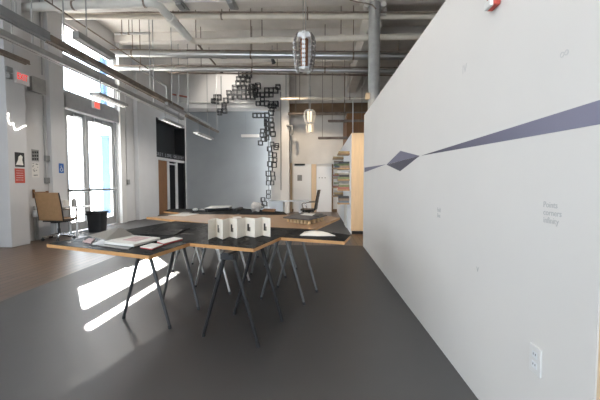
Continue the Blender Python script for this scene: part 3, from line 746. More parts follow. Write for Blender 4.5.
obj('box_body', MB().box((XL, a.y, b.z), (XL + 0.12, b.y, a.z)), 'boxgrey', eb, bevel=0.006)
obj('box_cover', MB().box((XL + 0.12, a.y - 0.01, b.z - 0.01), (XL + 0.13, b.y + 0.01, a.z + 0.01)), 'conduit', eb, bevel=0.003)
cx = atX(44.2, 150, XL).y
cn = thing('wall_conduit', 'grey conduit running down the wall to two switch boxes', 'conduit', (XL + 0.02, cx, 1))
obj('pipe', MB().cyl((XL + 0.016, cx, atX(44, 180, XL).z), (XL + 0.016, cx, atX(44, 96, XL).z), 0.014).cyl((XL + 0.016, cx, atX(44, 76, XL).z), (XL + 0.016, cx, ZC - 0.2), 0.014), 'conduit', cn, smooth=True)
for y in (158.5, 180.5):
    p = atX(46, y, XL); obj('switch_box', MB().box((XL + 0.001, p.y - 0.06, p.z - 0.065), (XL + 0.05, p.y + 0.06, p.z + 0.065)), 'boxgrey', cn, bevel=0.006)
# dispenser, low pipe
p = atX(32.6, 214, XL)
tag(obj('dispenser', MB().lathe([(0.02, -0.07), (0.055, -0.05), (0.065, 0), (0.05, 0.07), (0.03, 0.08)], p + Vector((0.067, 0, 0)), 18), 'white_lam', smooth=True), 'small round white dispenser low in the wall recess', 'dispenser')
lpz = thing('wall_pipe', 'two thin vertical pipes low in the recess beside the pillar', 'pipe', atX(34, 240, XL))
for x in (33.6, 36.2):
    y = atX(x, 220, XL).y; obj('pipe', MB().cyl((XL + 0.03, y, 0.006), (XL + 0.03, y, 0.55 if x > 34 else 0.75), 0.02), 'conduit', lpz, smooth=True)
# coat hooks (brown pegs) behind the tan chair
hk = thing('wooden_rack', 'small brown wooden rack on the wall behind tan chair', 'rack', atX(36, 198, XL))
a = atX(33.5, 189.5, XL + 0.03); b = atX(34.8, 198, XL + 0.03)
obj('upright', MB().box((XL, a.y, b.z), (XL + 0.04, b.y, a.z)), 'orange', hk)
a = atX(34, 192, XL + 0.03); b = atX(47, 193.6, XL + 0.03)
obj('rail', MB().box((XL, a.y + 0.05, b.z), (XL + 0.03, b.y, a.z)), 'orange', hk)
b2_ = atX(46.8, 191, XL + 0.03); obj('upright', MB().box((XL + 0.001, b2_.y, b.z - 0.06), (XL + 0.041, b2_.y + 0.04, b2_.z)), 'orange', hk)
# right jamb switch
sw = thing('wall_conduit', 'thin conduit with dark switch box right of the doors', 'conduit', atX(127, 181, XL))
p = atX(127.5, 182, XL); obj('switch_box', MB().box((XL + 0.001, p.y - 0.07, p.z - 0.08), (XL + 0.05, p.y + 0.07, p.z + 0.08)), 'boxgrey', sw, bevel=0.006)
obj('pipe', MB().cyl((XL + 0.016, p.y - 0.05, p.z + 0.08), (XL + 0.016, p.y - 0.05, ZC - 1.2), 0.012), 'leftwall', sw, smooth=True)
# squiggle on the pillar: a white emissive line
nq = [(8.5, 113), (8.2, 120), (10, 124.5), (13.4, 123), (14.2, 126.8), (15.2, 130), (18, 129.6), (20.5, 128.2), (23, 126.6), (26, 125.6)]
tag(obj('glow_line', MB().tube([atX(x, y, -5.928) for x, y in nq], 0.008, 8), 'glow', smooth=True), 'glowing white zigzag line on the left pillar', 'neon light')
# side-on exit sign over the doors
e2 = thing('exit_sign', 'red-faced exit sign mounted on the header above the doors', 'exit sign', atX(96, 110, XL + 0.06))
a = atX(94.3, 102, XL + 0.1); b = atX(99.2, 109, XL + 0.1)
obj('housing', MB().box((XL + 0.061, a.y - 0.06, b.z - 0.02), (XL + 0.11, b.y + 0.05, a.z + 0.02)), 'exitface', e2, bevel=0.004)
obj('face', MB().box((XL + 0.11, a.y, b.z), (XL + 0.116, b.y, a.z)), 'exitred2', e2)

# ------------------------------------------------------------------ rails and linear lamps along the left wall
def rail(name, X, ratio, y0, y1, w_, h_, m, label, hang=()):
    z = H + ratio * -X
    t = thing(name, label, 'rail', (X, (y0 + y1) / 2, z))
    mb = MB(); mb.box((X - w_ / 2, y0, z - h_ / 2), (X + w_ / 2, y1, z + h_ / 2))
    obj('channel', mb, m, t)
    mb = MB()
    mb.box((X - w_ / 2 - 0.012, y0, z - h_ / 2 - 0.012), (X - w_ / 2 + 0.015, y1, z - h_ / 2)); mb.box((X + w_ / 2 - 0.015, y0, z - h_ / 2 - 0.012), (X + w_ / 2 + 0.012, y1, z - h_ / 2))
    obj('lip', mb, m, t)
    for y in hang: obj('hanger_rod', MB().cyl((X, y, z + h_ / 2), (X, y, ZC - 0.005), 0.012, None, 8), 'conduit', t, smooth=True)
    return t, z
rail('lamp_rail', -4.5, 1 / 2.12, 3.0, 11.3, 0.09, 0.085, 'conduit', 'long grey lower rail hung along the left wall', (5.3, 9.3, 11.0))
rail('lamp_rail', -4.4, 1 / 1.87, 5.5, 11.0, 0.10, 0.11, 'rust', 'brown upper rail hung along the left wall', (5.85, 8.9))
rail('lamp_rail', -4.4, 1 / 1.855, 3.0, 5.48, 0.10, 0.13, 'duct', 'blue-grey rail piece in front of the brown rail', (4.9,))
rail('cable_duct', -4.3, 1 / 1.64, 6.0, 7.1, 0.12, 0.11, 'boxgrey', 'dark grey duct running below the ceiling at left', (6.3,))
# short left piece with blue light strip near pillar
rail('lamp_rail', -5.2, 1 / 2.42, 4.0, 6.0, 0.08, 0.06, 'rust', 'short brown rail near the EXIT sign', (5.7,))
def lamp(px0, px1, Y, label, m='tube', hang=True, drop=None):
    a = atY(*px0, Y); X = a.x
    b = atX(*px1, X); 
    t = thing('linear_lamp', label, 'lamp', ((a.x), (a.y + b.y) / 2, (a.z + b.z) / 2), 0, 'linear lamps along the left wall')
    z = (a.z + b.z) / 2
    obj('housing', MB().box((X - 0.10, a.y, z), (X + 0.10, b.y, z + 0.06)), 'conduit', t, bevel=0.006)
    obj('diffuser', MB().box((X - 0.03, a.y + 0.02, z - 0.018), (X + 0.03, b.y - 0.02, z)), m, t)
    for y in (a.y + 0.2, b.y - 0.2):
        obj('hanger_rod', MB().cyl((X, y, z + 0.05), (X, y, z + 0.42), 0.01, None, 8), 'conduit', t, smooth=True)
    return X, a.y, b.y, z
LAMPS = []
LAMPS.append(lamp((94, 95.5), (124, 106.5), 6.3, 'linear lamp hung in front of the window above doors'))
LAMPS.append(lamp((162, 119.5), (181, 127.5), 9.6, 'linear lamp hung before the gallery entrance'))
LAMPS.append(lamp((196, 133.5), (211, 139.5), 11.0, 'linear lamp farthest back, by the grey wall'))
# rails behind the lamps
rail('lamp_rail', atY(183, 112, 10.8).x, (atY(183, 112, 10.8).z - H) / -atY(183, 112, 10.8).x, 9.6, 13.4, 0.08, 0.08, 'conduit', 'grey rail continuing toward the grey wall', (10.0, 13.2))
rail('lamp_rail', atY(190, 116, 11.0).x + 0.1, (atY(190, 119, 11.0).z - H) / -(atY(190, 116, 11.0).x + 0.1), 10.4, 13.8, 0.06, 0.06, 'rust', 'thin brown rail above the farthest linear lamp', (10.6, 13.6))
# white fascia lamp on the grey wall
hp = thing('wall_shelf', 'short white shelf strip on the grey back wall', 'shelf', atY(251, 136, YB - 0.1))
a, b = atY(241.5, 134.6, YB - 0.1), atY(259, 137, YB - 0.1)
obj('strip', MB().box((a.x, YB - 0.18, b.z), (b.x, YB - 0.001, a.z)), 'white', hp)
obj('wire', MB().cyl((a.x + 0.2, YB - 0.12, a.z), (a.x + 0.2, YB - 0.12, 4.36), 0.006, None, 6), 'boxgrey', hp)

# ------------------------------------------------------------------ pipes below the ceiling
def hpipe(label, pa, pb, Y, r, m, hangers=(), couplings=(), name='ceiling_pipe', cat='pipe', Y2=None):
    a = atY(*pa, Y); b = atY(*pb, Y2 or Y)
    t = thing(name, label, cat, (a + b) / 2)
    obj('pipe', MB().cyl(a, b, r, None, 18), m, t, smooth=True)
    for x in couplings:
        k = (x - pa[0]) / (pb[0] - pa[0]); p = a + (b - a) * k; d = (b - a).normalized()
        obj('coupling', MB().cyl(p - d * 0.07, p + d * 0.07, r * 1.22, None, 18), m, t, smooth=True)
    for x in hangers:
        k = (x - pa[0]) / (pb[0] - pa[0]); p = a + (b - a) * k; d = (b - a).normalized()
        hm = MB().cyl(p - d * 0.02, p + d * 0.02, r * 1.12, None, 16).cyl(p + Vector((0, 0, r)), Vector((p.x, p.y, ZC - 0.004)), 0.011, None, 8)
        obj('hanger', hm, 'rust', t, smooth=True)
    return t
# large white pipe with elbow
p1 = atY(-40, 10, 7.0); p2 = atY(156, 2.5, 7.0); p3 = atY(189, 36, 8.15); p4 = atY(196, 31, 8.35); p5 = atY(620, 32, 8.35)
p4.z = p3.z = p5.z
wp = thing('ceiling_pipe', 'fat white pipe that elbows back under the ceiling', 'pipe', (p1 + p2) / 2)
pts = [p1, p2 - Vector((0.25, 0, 0)), p2 - Vector((0.08, -0.03, 0)), p2 + Vector((0.02, 0.12, 0)), Vector((p2.x + 0.04, p2.y + 0.3, p2.z - 0.02)), Vector((p2.x + 0.04, p3.y - 0.1, p2.z - 0.1)) ]
pts = [p1, p2 + Vector((-0.2, 0, 0)), p2 + Vector((-0.08, 0.03, 0)), p2 + Vector((0, 0.12, 0)), Vector((p3.x, 8.15, p3.z))]
obj('pipe', MB().tube(pts, 0.085, 18), 'white_pipe', wp, smooth=True)
obj('coupling', MB().cyl(Vector((p2.x + (p3.x - p2.x) * 0.36, 7.45, p2.z + (p3.z - p2.z) * 0.33)), Vector((p2.x + (p3.x - p2.x) * 0.5, 7.6, p2.z + (p3.z - p2.z) * 0.47)), 0.1, None, 18), 'white_pipe', wp, smooth=True)
el = [Vector((p3.x, 8.12, p3.z)), Vector((p3.x + 0.03, 8.25, p3.z)), Vector((p3.x + 0.12, 8.33, p3.z)), Vector((p3.x + 0.3, 8.35, p3.z)), Vector((p5.x, 8.35, p3.z))]
obj('pipe', MB().tube(el, 0.072, 16), 'cream_pipe', wp, smooth=True)
for x in (262, 341):
    p = atY(x, 31, 8.35); obj('coupling', MB().cyl((p.x - 0.06, 8.35, p3.z), (p.x + 0.06, 8.35, p3.z), 0.092, None, 16), 'cream_pipe', wp, smooth=True)
    obj('hanger', MB().cyl((p.x, 8.35, p3.z + 0.07), (p.x, 8.35, ZC - 0.004), 0.012, None, 8), 'rust', wp, smooth=True)
for x in (74, 145):
    p = atY(x, 5, 7.0); obj('strap', MB().cyl((p.x - 0.02, 7.0, p1.z + (p2.z - p1.z) * (x + 40) / 188), (p.x + 0.02, 7.0, p1.z + (p2.z - p1.z) * (x + 40) / 188), 0.094, None, 16), 'rust', wp, smooth=True)
    obj('hanger', MB().cyl((p.x, 7.0, p2.z + 0.06), (p.x, 7.0, ZC - 0.004), 0.011, None, 8), 'rust', wp, smooth=True)
hpipe('cream pipe clamped below the front ceiling beam', (66, 16.5), (640, 16.5), 8.15, 0.066, 'cream_pipe', (181, 232, 320), (255,), Y2=8.15)
bk_t = thing('beam_bracket', 'left grey metal bracket under the front ceiling beam', 'bracket', (atY(180, 8, 7.5).x, 7.6, 5.1))
def bracket(t, x):
    p = atY(x, 8, 7.6)
    obj('plate', MB().box((p.x - 0.09, 7.45, 5.165), (p.x + 0.09, 7.93, 5.199)), 'conduit', t)
    obj('clamp', MB().box((p.x - 0.06, 7.5, 5.1), (p.x + 0.06, 7.75, 5.165)), 'boxgrey', t, bevel=0.005)
bracket(bk_t, 180)
bk_t = thing('beam_bracket', 'right grey metal bracket under the front ceiling beam', 'bracket', (atY(231, 8, 7.5).x, 7.6, 5.1))
bracket(bk_t, 231)
hpipe('thick bright steel pipe crossing the ceiling', (110, 53.5), (480, 57.5), 9.05, 0.088, 'steel', (134, 256, 358), (188, 228))
hpipe('thinner bright steel pipe behind the thick one', (114, 68.5), (480, 72), 10.05, 0.064, 'steel', (142, 257, 330), (222, 175))
hpipe('thin brown line under the steel pipes', (168, 72.8), (440, 76), 10.7, 0.022, 'rust', (172, 280, 400))
hpipe('thin grey pipe with upturned end at upper left', (117, 33.7), (150, 33.2), 8.6, 0.03, 'conduit', (122, 129), (118,))
# rusty pipe on top of steel (cable)
hpipe('thin dark cable pipe lying along the top of thick steel pipe', (110, 49.6), (480, 52.6), 9.0, 0.018, 'rust', (200,))
hpipe('thin dark cable pipe lying along the top of thinner steel pipe', (114, 65.4), (480, 68.2), 10.0, 0.018, 'rust', (205,))
hpipe('thin dark cable pipe along the rear edge of ceiling beam', (66, 12.4), (640, 12.2), 8.0, 0.02, 'rust', (240,))
# diagonal conduit running front to back
def ypipe(label, X, z, y0, y1, r, m, hang=(), name='ceiling_conduit', cat='conduit'):
    t = thing(name, label, cat, (X, (y0 + y1) / 2, z))
    obj('pipe', MB().cyl((X, y0, z), (X, y1, z), r, None, 12), m, t, smooth=True)
    for y in hang: obj('hanger', MB().cyl((X, y, z), (X, y, ZC - 0.004), 0.009, None, 8), 'rust', t, smooth=True)
p = atY(172, 15, 8.6); ypipe('dark conduit running front to back beside the pipe elbow', p.x, p.z, 8.6, 12.2, 0.028, 'rust', (9.0, 11.5))
p = atY(90, 30, 7.0); ypipe('thin cable running front to back at upper left', p.x, p.z, 5.5, 9.4, 0.014, 'rust', (6.0, 9.0))
# hooked conduit near the upper rail
p = atY(160, 85, 10.6)
hc = thing('hooked_conduit', 'grey conduit bent downward at the end of brown rail', 'conduit', p)
obj('pipe', MB().tube([atY(141, 70, 9.6), atY(150, 74.5, 10.0), atY(163, 84, 10.5), atY(166, 86, 10.6), atY(167, 90, 10.6), atY(167, 100, 10.6)], 0.03, 10), 'conduit', hc, smooth=True)
q = atY(150, 74.5, 10.0); obj('hanger', MB().cyl(q, (q.x, q.y, ZC - 0.004), 0.01, None, 8), 'rust', hc)
vl = thing('valve', 'red valve pipe stub on the white bulkhead', 'valve', atY(180, 96, 14.2))
a, b = atY(172.5, 94.3, 14.15), atY(187, 97, 14.15)
obj('arm', MB().cyl((a.x, 14.15, a.z), (b.x, 14.15, b.z), 0.035, None, 10), 'copper', vl, smooth=True)
pp = atY(178, 101, 14.15); obj('stem', MB().cyl((pp.x, 14.15, pp.z), (pp.x, 14.15, a.z), 0.06, None, 12), 'white_pipe', vl, smooth=True)
hpipe('white pipe along the top of the bulkhead', (176, 102.2), (262, 102.6), 14.22, 0.045, 'white_pipe', (), (190, 240))
hpipe('white pipe at right crossing above the pendant lamps', (281, 99), (372, 98), 13.2, 0.05, 'cream_pipe', (300, 350))
hpipe('dark pipe under the brown soffit at right', (288, 113.8), (372, 113.2), 14.2, 0.06, 'rust', (296, 345))
bpz = hpipe('dark bracket pipe bent at the white pillar', (286.5, 125.6), (292.2, 125.6), 14.1, 0.045, 'boxgrey')
p = atY(292.2, 125.6, 14.1); obj('drop', MB().cyl((p.x, 14.1, p.z - 0.38), (p.x, 14.1, p.z), 0.045, None, 12), 'boxgrey', bpz, smooth=True); obj('wall_arm', MB().cyl((p.x - 0.2, 14.1, p.z), (p.x - 0.2, 14.23, p.z), 0.04, None, 12), 'boxgrey', bpz, smooth=True)
# vertical pipes / hangers
def vrod(label, x, y0, y1, Y, r, m, name='hanging_rod'):
    a, b = atY(x, y0, Y), atY(x, y1, Y)
    tag(obj(name, MB().cyl((a.x, Y, a.z), (a.x, Y, b.z), r, None, 10), m, smooth=True), label, 'rod')
vrod('thin pipe dropping from the ceiling beside the cube sculpture', 221, 76, 100, 14.27, 0.018, 'boxgrey')
vrod('thin pale rod left of the wooden box at right', 353, 100, 136, 12.4, 0.02, 'white_pipe')
vrod('thin dark rod along the left side of white pillar', 280.7, 92, 190, 14.1, 0.02, 'boxgrey')
vrod('thin dark rod right of the cube sculpture top', 286, 75, 99, 13.9, 0.018, 'boxgrey')
# round column behind the partition
pc = atY(374, 50, 7.8)
col = thing('round_column', 'round grey steel column rising behind the white partition', 'column', (pc.x, 7.78, 0))
obj('shaft', MB().cyl((pc.x, 7.78, 0), (pc.x, 7.78, ZB0), 0.125, None, 28), 'conduit', col, smooth=True)
obj('cap', MB().box((pc.x - 0.3, 7.66, ZB0 - 0.05), (pc.x + 0.3, 7.9, ZB0)).cyl((pc.x - 0.18, 7.7, ZB0 - 0.1), (pc.x - 0.18, 7.86, ZB0 - 0.1), 0.06, None, 14).cyl((pc.x + 0.18, 7.7, ZB0 - 0.1), (pc.x + 0.18, 7.86, ZB0 - 0.1), 0.06, None, 14), 'beam', col)
q = atY(367.5, 97, 7.8); jb = obj('junction_box', MB().box((q.x - 0.05, 7.7, q.z - 0.07), (q.x + 0.04, 7.8, q.z + 0.07)), 'peach', col)
tag(obj('loose_cable', MB().tube([atY(350, 0, 7.5), atY(358, 2.2, 7.55), atY(366, 3.2, 7.58), atY(372, 4.8, 7.58), atY(376, 9, 7.58)], 0.014, 8), 'rust', smooth=True), 'loose dark cable looping along the beam to the round column', 'cable')
tag(obj('loose_cable', MB().tube([atY(353, 100, 12.0), atY(357, 94, 12.0), atY(362, 87, 12.2), atY(368, 74, 12.4)], 0.014, 8), 'white_pipe', smooth=True), 'pale cable slanting up left of the round column', 'cable')

# ------------------------------------------------------------------ warm linear lamps at the back right
def warm(px0, px1, Y, label):
    a, b = atY(*px0, Y), atY(*px1, Y)
    t = thing('linear_lamp', label, 'lamp', ((a.x + b.x) / 2, Y, a.z), 0, 'dark linear lamps at the back right')
    obj('housing', MB().box((a.x, Y - 0.05, a.z), (b.x, Y + 0.05, a.z + 0.07)), 'rust', t)
    obj('diffuser', MB().box((a.x + 0.03, Y - 0.035, a.z - 0.012), (b.x - 0.03, Y + 0.035, a.z)), 'rust', t)
    for x in (a.x + 0.15, b.x - 0.15): obj('hanger_rod', MB().cyl((x, Y, a.z + 0.07), (x, Y, ZC - 0.004), 0.008, None, 8), 'rust', t, smooth=True)
    return a.x, b.x, Y, a.z
W1 = warm((328, 122), (366, 122), 12.6, 'dark linear lamp above, left of the wooden box')
W2 = warm((318, 139), (348.5, 138.6), 12.0, 'dark linear lamp below, over the far doors')

# ------------------------------------------------------------------ pendant lamps of film strips
def pendant(cx, ctop, cbot, Y, wpx, label, warmth=False):
    a, b = atY(cx, ctop, Y), atY(cx, cbot, Y); h = a.z - b.z; r = wpx / F * Y / 2
    t = thing('pendant_lamp', label, 'lamp', (a.x, Y, b.z), 0, 'pendant lamps of metal strips')
    obj('cap', MB().box((a.x - r * 0.56, Y - r * 0.56, a.z - h * 0.14), (a.x + r * 0.56, Y + r * 0.56, a.z)), 'white_lam', t, bevel=0.008)
    for s in (-1, 1): obj('suspension_rod', MB().cyl((a.x + s * 0.02, Y, a.z), (a.x + s * 0.02, Y, ZC - 0.004), 0.006, None, 8), 'conduit', t)
    obj('core', MB().cyl((a.x, Y, b.z + h * 0.08), (a.x, Y, a.z - h * 0.12), r * 0.3, r * 0.36, 16), 'lampwarm' if warmth else 'cork', t, smooth=True)
    obj('base_plate', MB().cyl((a.x, Y, b.z + h * 0.05), (a.x, Y, b.z + h * 0.1), r * 0.6, None, 16), 'white_lam', t)
    prof = [(0.62, 1.0), (0.82, 0.93), (0.95, 0.80), (0.93, 0.5), (0.82, 0.22), (0.68, 0.0)]
    def at_(u):
        u = min(max(u, 0), 0.9999) * (len(prof) - 1); j = int(u); f_ = u - j
        return [prof[j][q] * (1 - f_) + prof[j + 1][q] * f_ for q in (0, 1)]
    NS = 7
    for k in range(NS):
        an = 2 * pi * k / NS + 0.2; d = Vector((cos(an), sin(an), 0)); n = Vector((-d.y, d.x, 0)); mb = MB(); ww = r * 0.15
        N = 13
        for i in range(N):
            p0, p1 = at_(i / N), at_((i + 0.6) / N)
            c0 = Vector((a.x, Y, b.z + p0[1] * h)) + d * r * p0[0]; c1 = Vector((a.x, Y, b.z + p1[1] * h)) + d * r * p1[0]
            mb.slab([c0 - n * ww, c0 + n * ww, c1 + n * ww, c1 - n * ww], r * 0.09, d)
        for s in (-0.45, 0.45):
            mb.tube([Vector((a.x, Y, b.z + p[1] * h)) + d * r * p[0] + n * s * ww for p in prof], r * 0.035, 6)
        obj('strip', mb, 'card' if warmth else 'white_lam' if k % 2 else 'strip', t)
pendant(304.3, 34, 72, 6.0, 22, 'large pendant lamp of metal strips nearest the camera')
pendant(309.6, 110, 123.5, 11.0, 11.5, 'middle pendant lamp with pale glowing strips', True)
pendant(310, 124, 133, 13.4, 8, 'smallest and farthest pendant lamp', True)

# ------------------------------------------------------------------ wire cube sculpture
def grid(x0, x1, y0, y1, prob, s=4.4):
    out = []; y = y0
    while y <= y1:
        x = x0
        while x <= x1:
            if random.random() < prob: out.append((x, y))
            x += s
        y += s
    return out
cubes = [(236, 74.5), (240.5, 74.5), (245, 74.5), (249, 74.5), (238.5, 79), (243, 79), (248, 80), (238, 83.5), (242.5, 83.5),
         (216, 97), (216, 101.5), (218.5, 97.5), (213.5, 101), (229, 93), (230, 97), (226, 100.5), (224, 105), (220, 111), (224.5, 111), (224, 107), (219.5, 113),
         (255, 115.5), (259, 115.5), (263, 115.5), (267, 115.5), (271, 113)]
cubes += grid(235, 253, 88, 98, 0.75) + grid(251, 258, 82, 104, 0.7) + grid(258, 279, 86, 104, 0.62)
cubes += [(270, 106), (274, 106), (278, 100), (278, 87), (272, 109.5), (276, 104)]
cubes += [(266.5, 119.5), (266.5, 124), (267, 128.5), (267.5, 133), (267, 138), (271, 120), (272, 125), (272, 130), (273, 134), (262, 135), (262.5, 131), (263, 139.5), (260.5, 143), (261.5, 147)]
cubes += [(268, 144), (272, 144), (276, 147.5), (269.5, 149), (273.5, 150), (277, 145.5), (271, 154), (274.5, 155), (271, 159.5), (275, 160), (270, 164), (274, 165), (270.5, 169), (268.5, 173.5), (272.5, 174), (269, 178.5), (273, 178), (268.5, 183), (272, 183)]
random.shuffle(cubes); cubes = cubes[:92]
cubes += [(268.5, 192), (268.5, 196.5), (263, 199.5), (264.5, 203.5), (262, 206)]
wc = thing('wire_sculpture', 'climbing cluster of black wire cubes on bulkhead and pillar', 'sculpture', atY(262, 206, 13.95))
cm = None
for x, y in cubes:
    Yc = 14.0 + random.uniform(-0.16, 0.10)
    p = atY(x, y, Yc)
    s = random.choice((0.15, 0.165, 0.185))
    if cm is None:
        cm = obj('wire_cube', MB().frame((0, 0, 0), 0.16, 0.0115), 'cube_metal', wc, local=True); o = cm
    else:
        o = cm.copy(); C.objects.link(o); o.parent = wc
    o.location = p - wc.location; o.scale = (s / 0.16,) * 3
obj('backing_rod', MB().cyl(atY(268, 118, 14.12), atY(269, 208, 14.12), 0.012, None, 6), 'black_metal', wc)
obj('frame_plate', MB().box(atY(265, 119, 14.0), atY(267.4, 142, 14.06)), 'black_metal', wc)

# ------------------------------------------------------------------ far right: doors, desk, shelves
wy = YR
def fbox(name, x0, y0, x1, y1, Y, th, m, parent=None, **k):
    a, b = atY(x0, y0, Y), atY(x1, y1, Y)
    return MB().box((a.x, Y - th, max(0.0, b.z)), (b.x, Y, a.z))
struct('trim_15', fbox('', 288.5, 162.6, 350, 164, wy, 0.05, ''), 'white2')
d3 = struct('door_3', fbox('', 293.5, 164.2, 311.0, 212, wy, 0.04, ''), 'white3')
obj('door_closer', fbox('', 294.5, 163.8, 305, 165.5, wy - 0.045, 0.03, ''), 'dark', d3)
np_ = obj('notice_sheet', fbox('', 297.4, 175, 302, 180.8, wy - 0.041, 0.004, ''), 'boxgrey', d3)
d4 = struct('door_4', fbox('', 316.6, 166.5, 331.5, 212, wy, 0.04, ''), 'white3')
for x in (318.8, 321.6, 324.6): obj('door_number', fbox('', x, 177.3, x + 1.0, 178.3, wy - 0.041, 0.004, ''), 'boxgrey', d4)
struct('trim_16', fbox('', 288.8, 163, 292.3, 212, wy, 0.06, ''), 'peach')
struct('trim_17', fbox('', 311.5, 164.2, 316.2, 212, wy, 0.05, ''), 'peach')
struct('trim_18', fbox('', 331.8, 164.2, 333.0, 212, wy, 0.06, ''), 'browndark')
# far white desk
dY = 10.0
dk2 = thing('white_desk', 'long white desk with side cabinet behind the tables', 'desk', (atY(288, 201, dY).x, dY + 0.3, 0))
a, b = atY(267, 200.6, dY), atY(308.5, 201, dY)
obj('desktop', MB().box((a.x, dY, 0.70), (b.x, dY + 0.62, 0.725)), 'white_lam', dk2, bevel=0.003)
b2 = atY(283, 200.6, dY)
obj('cabinet', MB().box((a.x + 0.02, dY + 0.03, 0.006), (b2.x, dY + 0.58, 0.70)), 'white_lam', dk2, bevel=0.004)
for y in (dY + 0.05, dY + 0.57):
    x = atY(299.6, 205, dY).x; obj('leg', MB().box((x - 0.022, y - 0.02, 0.006), (x + 0.022, y + 0.02, 0.70)), 'white_lam', dk2)

# floating shelves with books on the far partition
BK = [((0.30, 0.12, 0.10), 'red-brown'), ((0.12, 0.16, 0.20), 'slate'), ((0.08, 0.22, 0.22), 'teal'), ((0.42, 0.30, 0.14), 'ochre'), ((0.16, 0.20, 0.10), 'green'), ((0.30, 0.29, 0.27), 'grey'), ((0.22, 0.17, 0.13), 'brown'), ((0.45, 0.41, 0.36), 'cream'), ((0.04, 0.04, 0.045), 'black')]
for c_, n_ in BK: M['book_' + n_] = mat('book_' + n_, c_, 0.5, var=0.15, scale=15)
M['shelf_wood'] = mat('shelf_wood', (0.36, 0.23, 0.12), 0.5, var=0.15, scale=6, stretch=(3, 3, 12))
ordn = ['top', 'second', 'third', 'fourth', 'lowest']
rnd = random.Random(4)
def shelves(Yc, depth, zs, side):
    for i, z in enumerate(zs):
        Y0, Y1 = Yc - 0.22, Yc + 0.22
        sh = tag(obj('wall_shelf', MB().box((XP - depth, Y0, z), (XP, Y1, z + 0.035)), 'shelf_wood'),
                 'wood wall shelf with books, %s of the %s column on far partition' % (ordn[i], side), 'shelf', 'book shelves on the far partition')
        zz_ = z + 0.0355; n = rnd.randint(3, 4) if i else 1
        cols = rnd.sample(BK, n)
        if i == 0: cols = [BK[3]]
        for k in range(n):
            th = rnd.uniform(0.045, 0.062); w_ = depth * rnd.uniform(0.8, 0.97); l_ = rnd.uniform(0.28, 0.38); yo = rnd.uniform(-0.03, 0.03)
            col = cols[k][1]
            pos = 'only one' if n == 1 else ('bottom' if k == 0 else 'top' if k == n - 1 else 'second' if k == 1 else 'third')
            bk_ = thing('book', '%s book, %s in stack on %s shelf, %s column' % (col, pos, ordn[i], side), 'book', (XP - w_ / 2 - 0.005, Yc + yo, zz_), 0, 'books stacked on the partition shelves')
            x0_, x1_ = XP - w_ - 0.005, XP - 0.005; y0_, y1_ = Yc + yo - l_ / 2, Yc + yo + l_ / 2
            cv = MB().box((x0_, y0_, zz_), (x1_, y1_, zz_ + 0.004)).box((x0_, y0_, zz_ + th - 0.004), (x1_, y1_, zz_ + th)).box((x0_, y0_, zz_ + 0.004), (x0_ + 0.004, y1_, zz_ + th - 0.004)).box((x0_ + 0.004, y0_, zz_ + 0.004), (x1_, y0_ + 0.0035, zz_ + th - 0.004))
            obj('cover', cv, 'book_' + col, bk_)
            obj('page_block', MB().box((x0_ + 0.0045, y0_ + 0.004, zz_ + 0.0045), (x1_ - 0.004, y1_ - 0.004, zz_ + th - 0.0045)), 'paper', bk_)
            zz_ += th + 0.0006
shelves(9.15, 0.30, [1.98, 1.60, 1.31, 1.05, 0.70], 'near')
shelves(11.4, 0.34, [2.02, 1.71, 1.39, 1.08, 0.80], 'far')
# dark leaning panel below shelves
tag(obj('low_panel', MB().box((XP - 0.03, 9.6, 0.006), (XP - 0.004, 10.5, 0.72)), 'paper'), 'pale blue-white panel leaning low against the far partition', 'panel')

# ------------------------------------------------------------------ light
world = bpy.data.worlds.new('world'); scene.world = world; world.use_nodes = True
bg = world.node_tree.nodes['Background']
bg.inputs['Color'].default_value = (0.78, 0.89, 1.0, 1); bg.inputs['Strength'].default_value = 8.0
sun = bpy.data.objects.new('sun', bpy.data.lights.new('sun', 'SUN')); C.objects.link(sun)
sd_ = Vector((0.71, -0.905, -0.74)).normalized()
sun.rotation_euler = sd_.to_track_quat('-Z', 'Y').to_euler()
sun.data.energy = 80; sun.data.angle = radians(0.5); sun.data.color = (1, 0.96, 0.9)
def area(name, loc, rot, sx_, sy_, e, col=(1, 1, 1), portal=False, spread=pi):
    l = bpy.data.lights.new(name, 'AREA'); l.shape = 'RECTANGLE'; l.size = sx_; l.size_y = sy_; l.energy = e; l.color = col
    o = bpy.data.objects.new(name, l); C.objects.link(o); o.location = loc; o.rotation_euler = rot
    if portal: l.cycles.is_portal = True
    else: l.spread = spread
    return o
area('portal_doors', (XL - 0.2, (DY0 + DY1) / 2, TZ1 / 2), (0, -pi / 2, 0), TZ1, DY1 - DY0, 1, portal=True)
for a_, b_ in wins:
    area('portal_window', ((a_ + b_) / 2, YN - 0.2, 2.6), (pi / 2, 0, 0), b_ - a_, 3.6, 1, portal=True)
for a_, b_ in lwins:
    area('portal_window', (XL - 0.2, (a_ + b_) / 2, 2.7), (0, -pi / 2, 0), 3.6, b_ - a_, 1, portal=True)
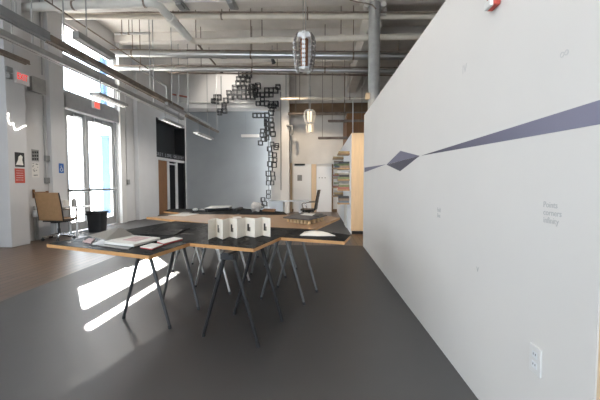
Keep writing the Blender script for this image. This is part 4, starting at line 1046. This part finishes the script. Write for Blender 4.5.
# lamps really hanging in the room
for X, y0, y1, z in LAMPS: area('lamp_light', (X, (y0 + y1) / 2, z - 0.025), (0, 0, 0), 0.09, y1 - y0, 30, (1, 0.95, 0.88))
for x0_, x1_, Y, z in (): area('lamp_light', ((x0_ + x1_) / 2, Y, z - 0.02), (radians(0), 0, 0), x1_ - x0_, 0.07, 45, (1, 0.72, 0.42))
# spots added for fill light, each given a housing and stem
def spot(loc, target, e, size, col, blend=0.6):
    l = bpy.data.lights.new('fill_light', 'SPOT'); l.energy = e; l.spot_size = radians(size); l.spot_blend = blend; l.color = col; l.shadow_soft_size = 0.15
    o = bpy.data.objects.new('fill_light', l); C.objects.link(o); o.location = loc
    o.rotation_euler = (Vector(target) - Vector(loc)).to_track_quat('-Z', 'Y').to_euler(); return o
def fill(loc, target, e, size, col, label):
    d = (Vector(target) - Vector(loc)).normalized(); p = Vector(loc)
    t = thing('fill_spot', label, 'lamp', p - d * 0.12)
    obj('housing', MB().lathe([(0.03, 0.0)], (0, 0, 0), 3) if False else MB().cyl(p - d * 0.22, p - d * 0.02, 0.045, 0.07, 16), 'plastic', t, smooth=True)
    q = p - d * 0.2
    obj('stem', MB().cyl(q, (q.x, q.y, ZC - 0.004), 0.012, None, 8), 'plastic', t, smooth=True)
    spot(loc, target, e, size, col)
fill((-1.2, 1.2, 5.2), (0.9, 2.2, 1.5), 110, 90, (1, 0.84, 0.70), 'added black fill lamp above, aimed at the near partition')
fill((-1.2, 4.6, 5.2), (0.9, 5.0, 1.5), 60, 95, (1, 0.93, 0.84), 'added black fill lamp aimed at the middle of the partition')
fill((0.35, 5.4, 5.1), (1.02, 8.5, 1.1), 800, 27, (1, 0.80, 0.55), 'added black fill lamp aimed at the plywood end of far partition')
fill((-1.5, 11.6, 5.2), (-0.2, 15.0, 1.2), 430, 62, (1, 0.80, 0.58), 'added black fill lamp aimed at the far white doors')

fill((-3.6, 12.75, 5.3), (-3.7, 14.4, 4.6), 90, 105, (1, 0.94, 0.88), 'added black fill lamp aimed at the white bulkhead')
vs = scene.view_settings
scene.display_settings.display_device = 'sRGB'
vs.view_transform = 'Standard'; vs.look = 'None'; vs.gamma = 1; vs.use_curve_mapping = False; vs.exposure = 0.17
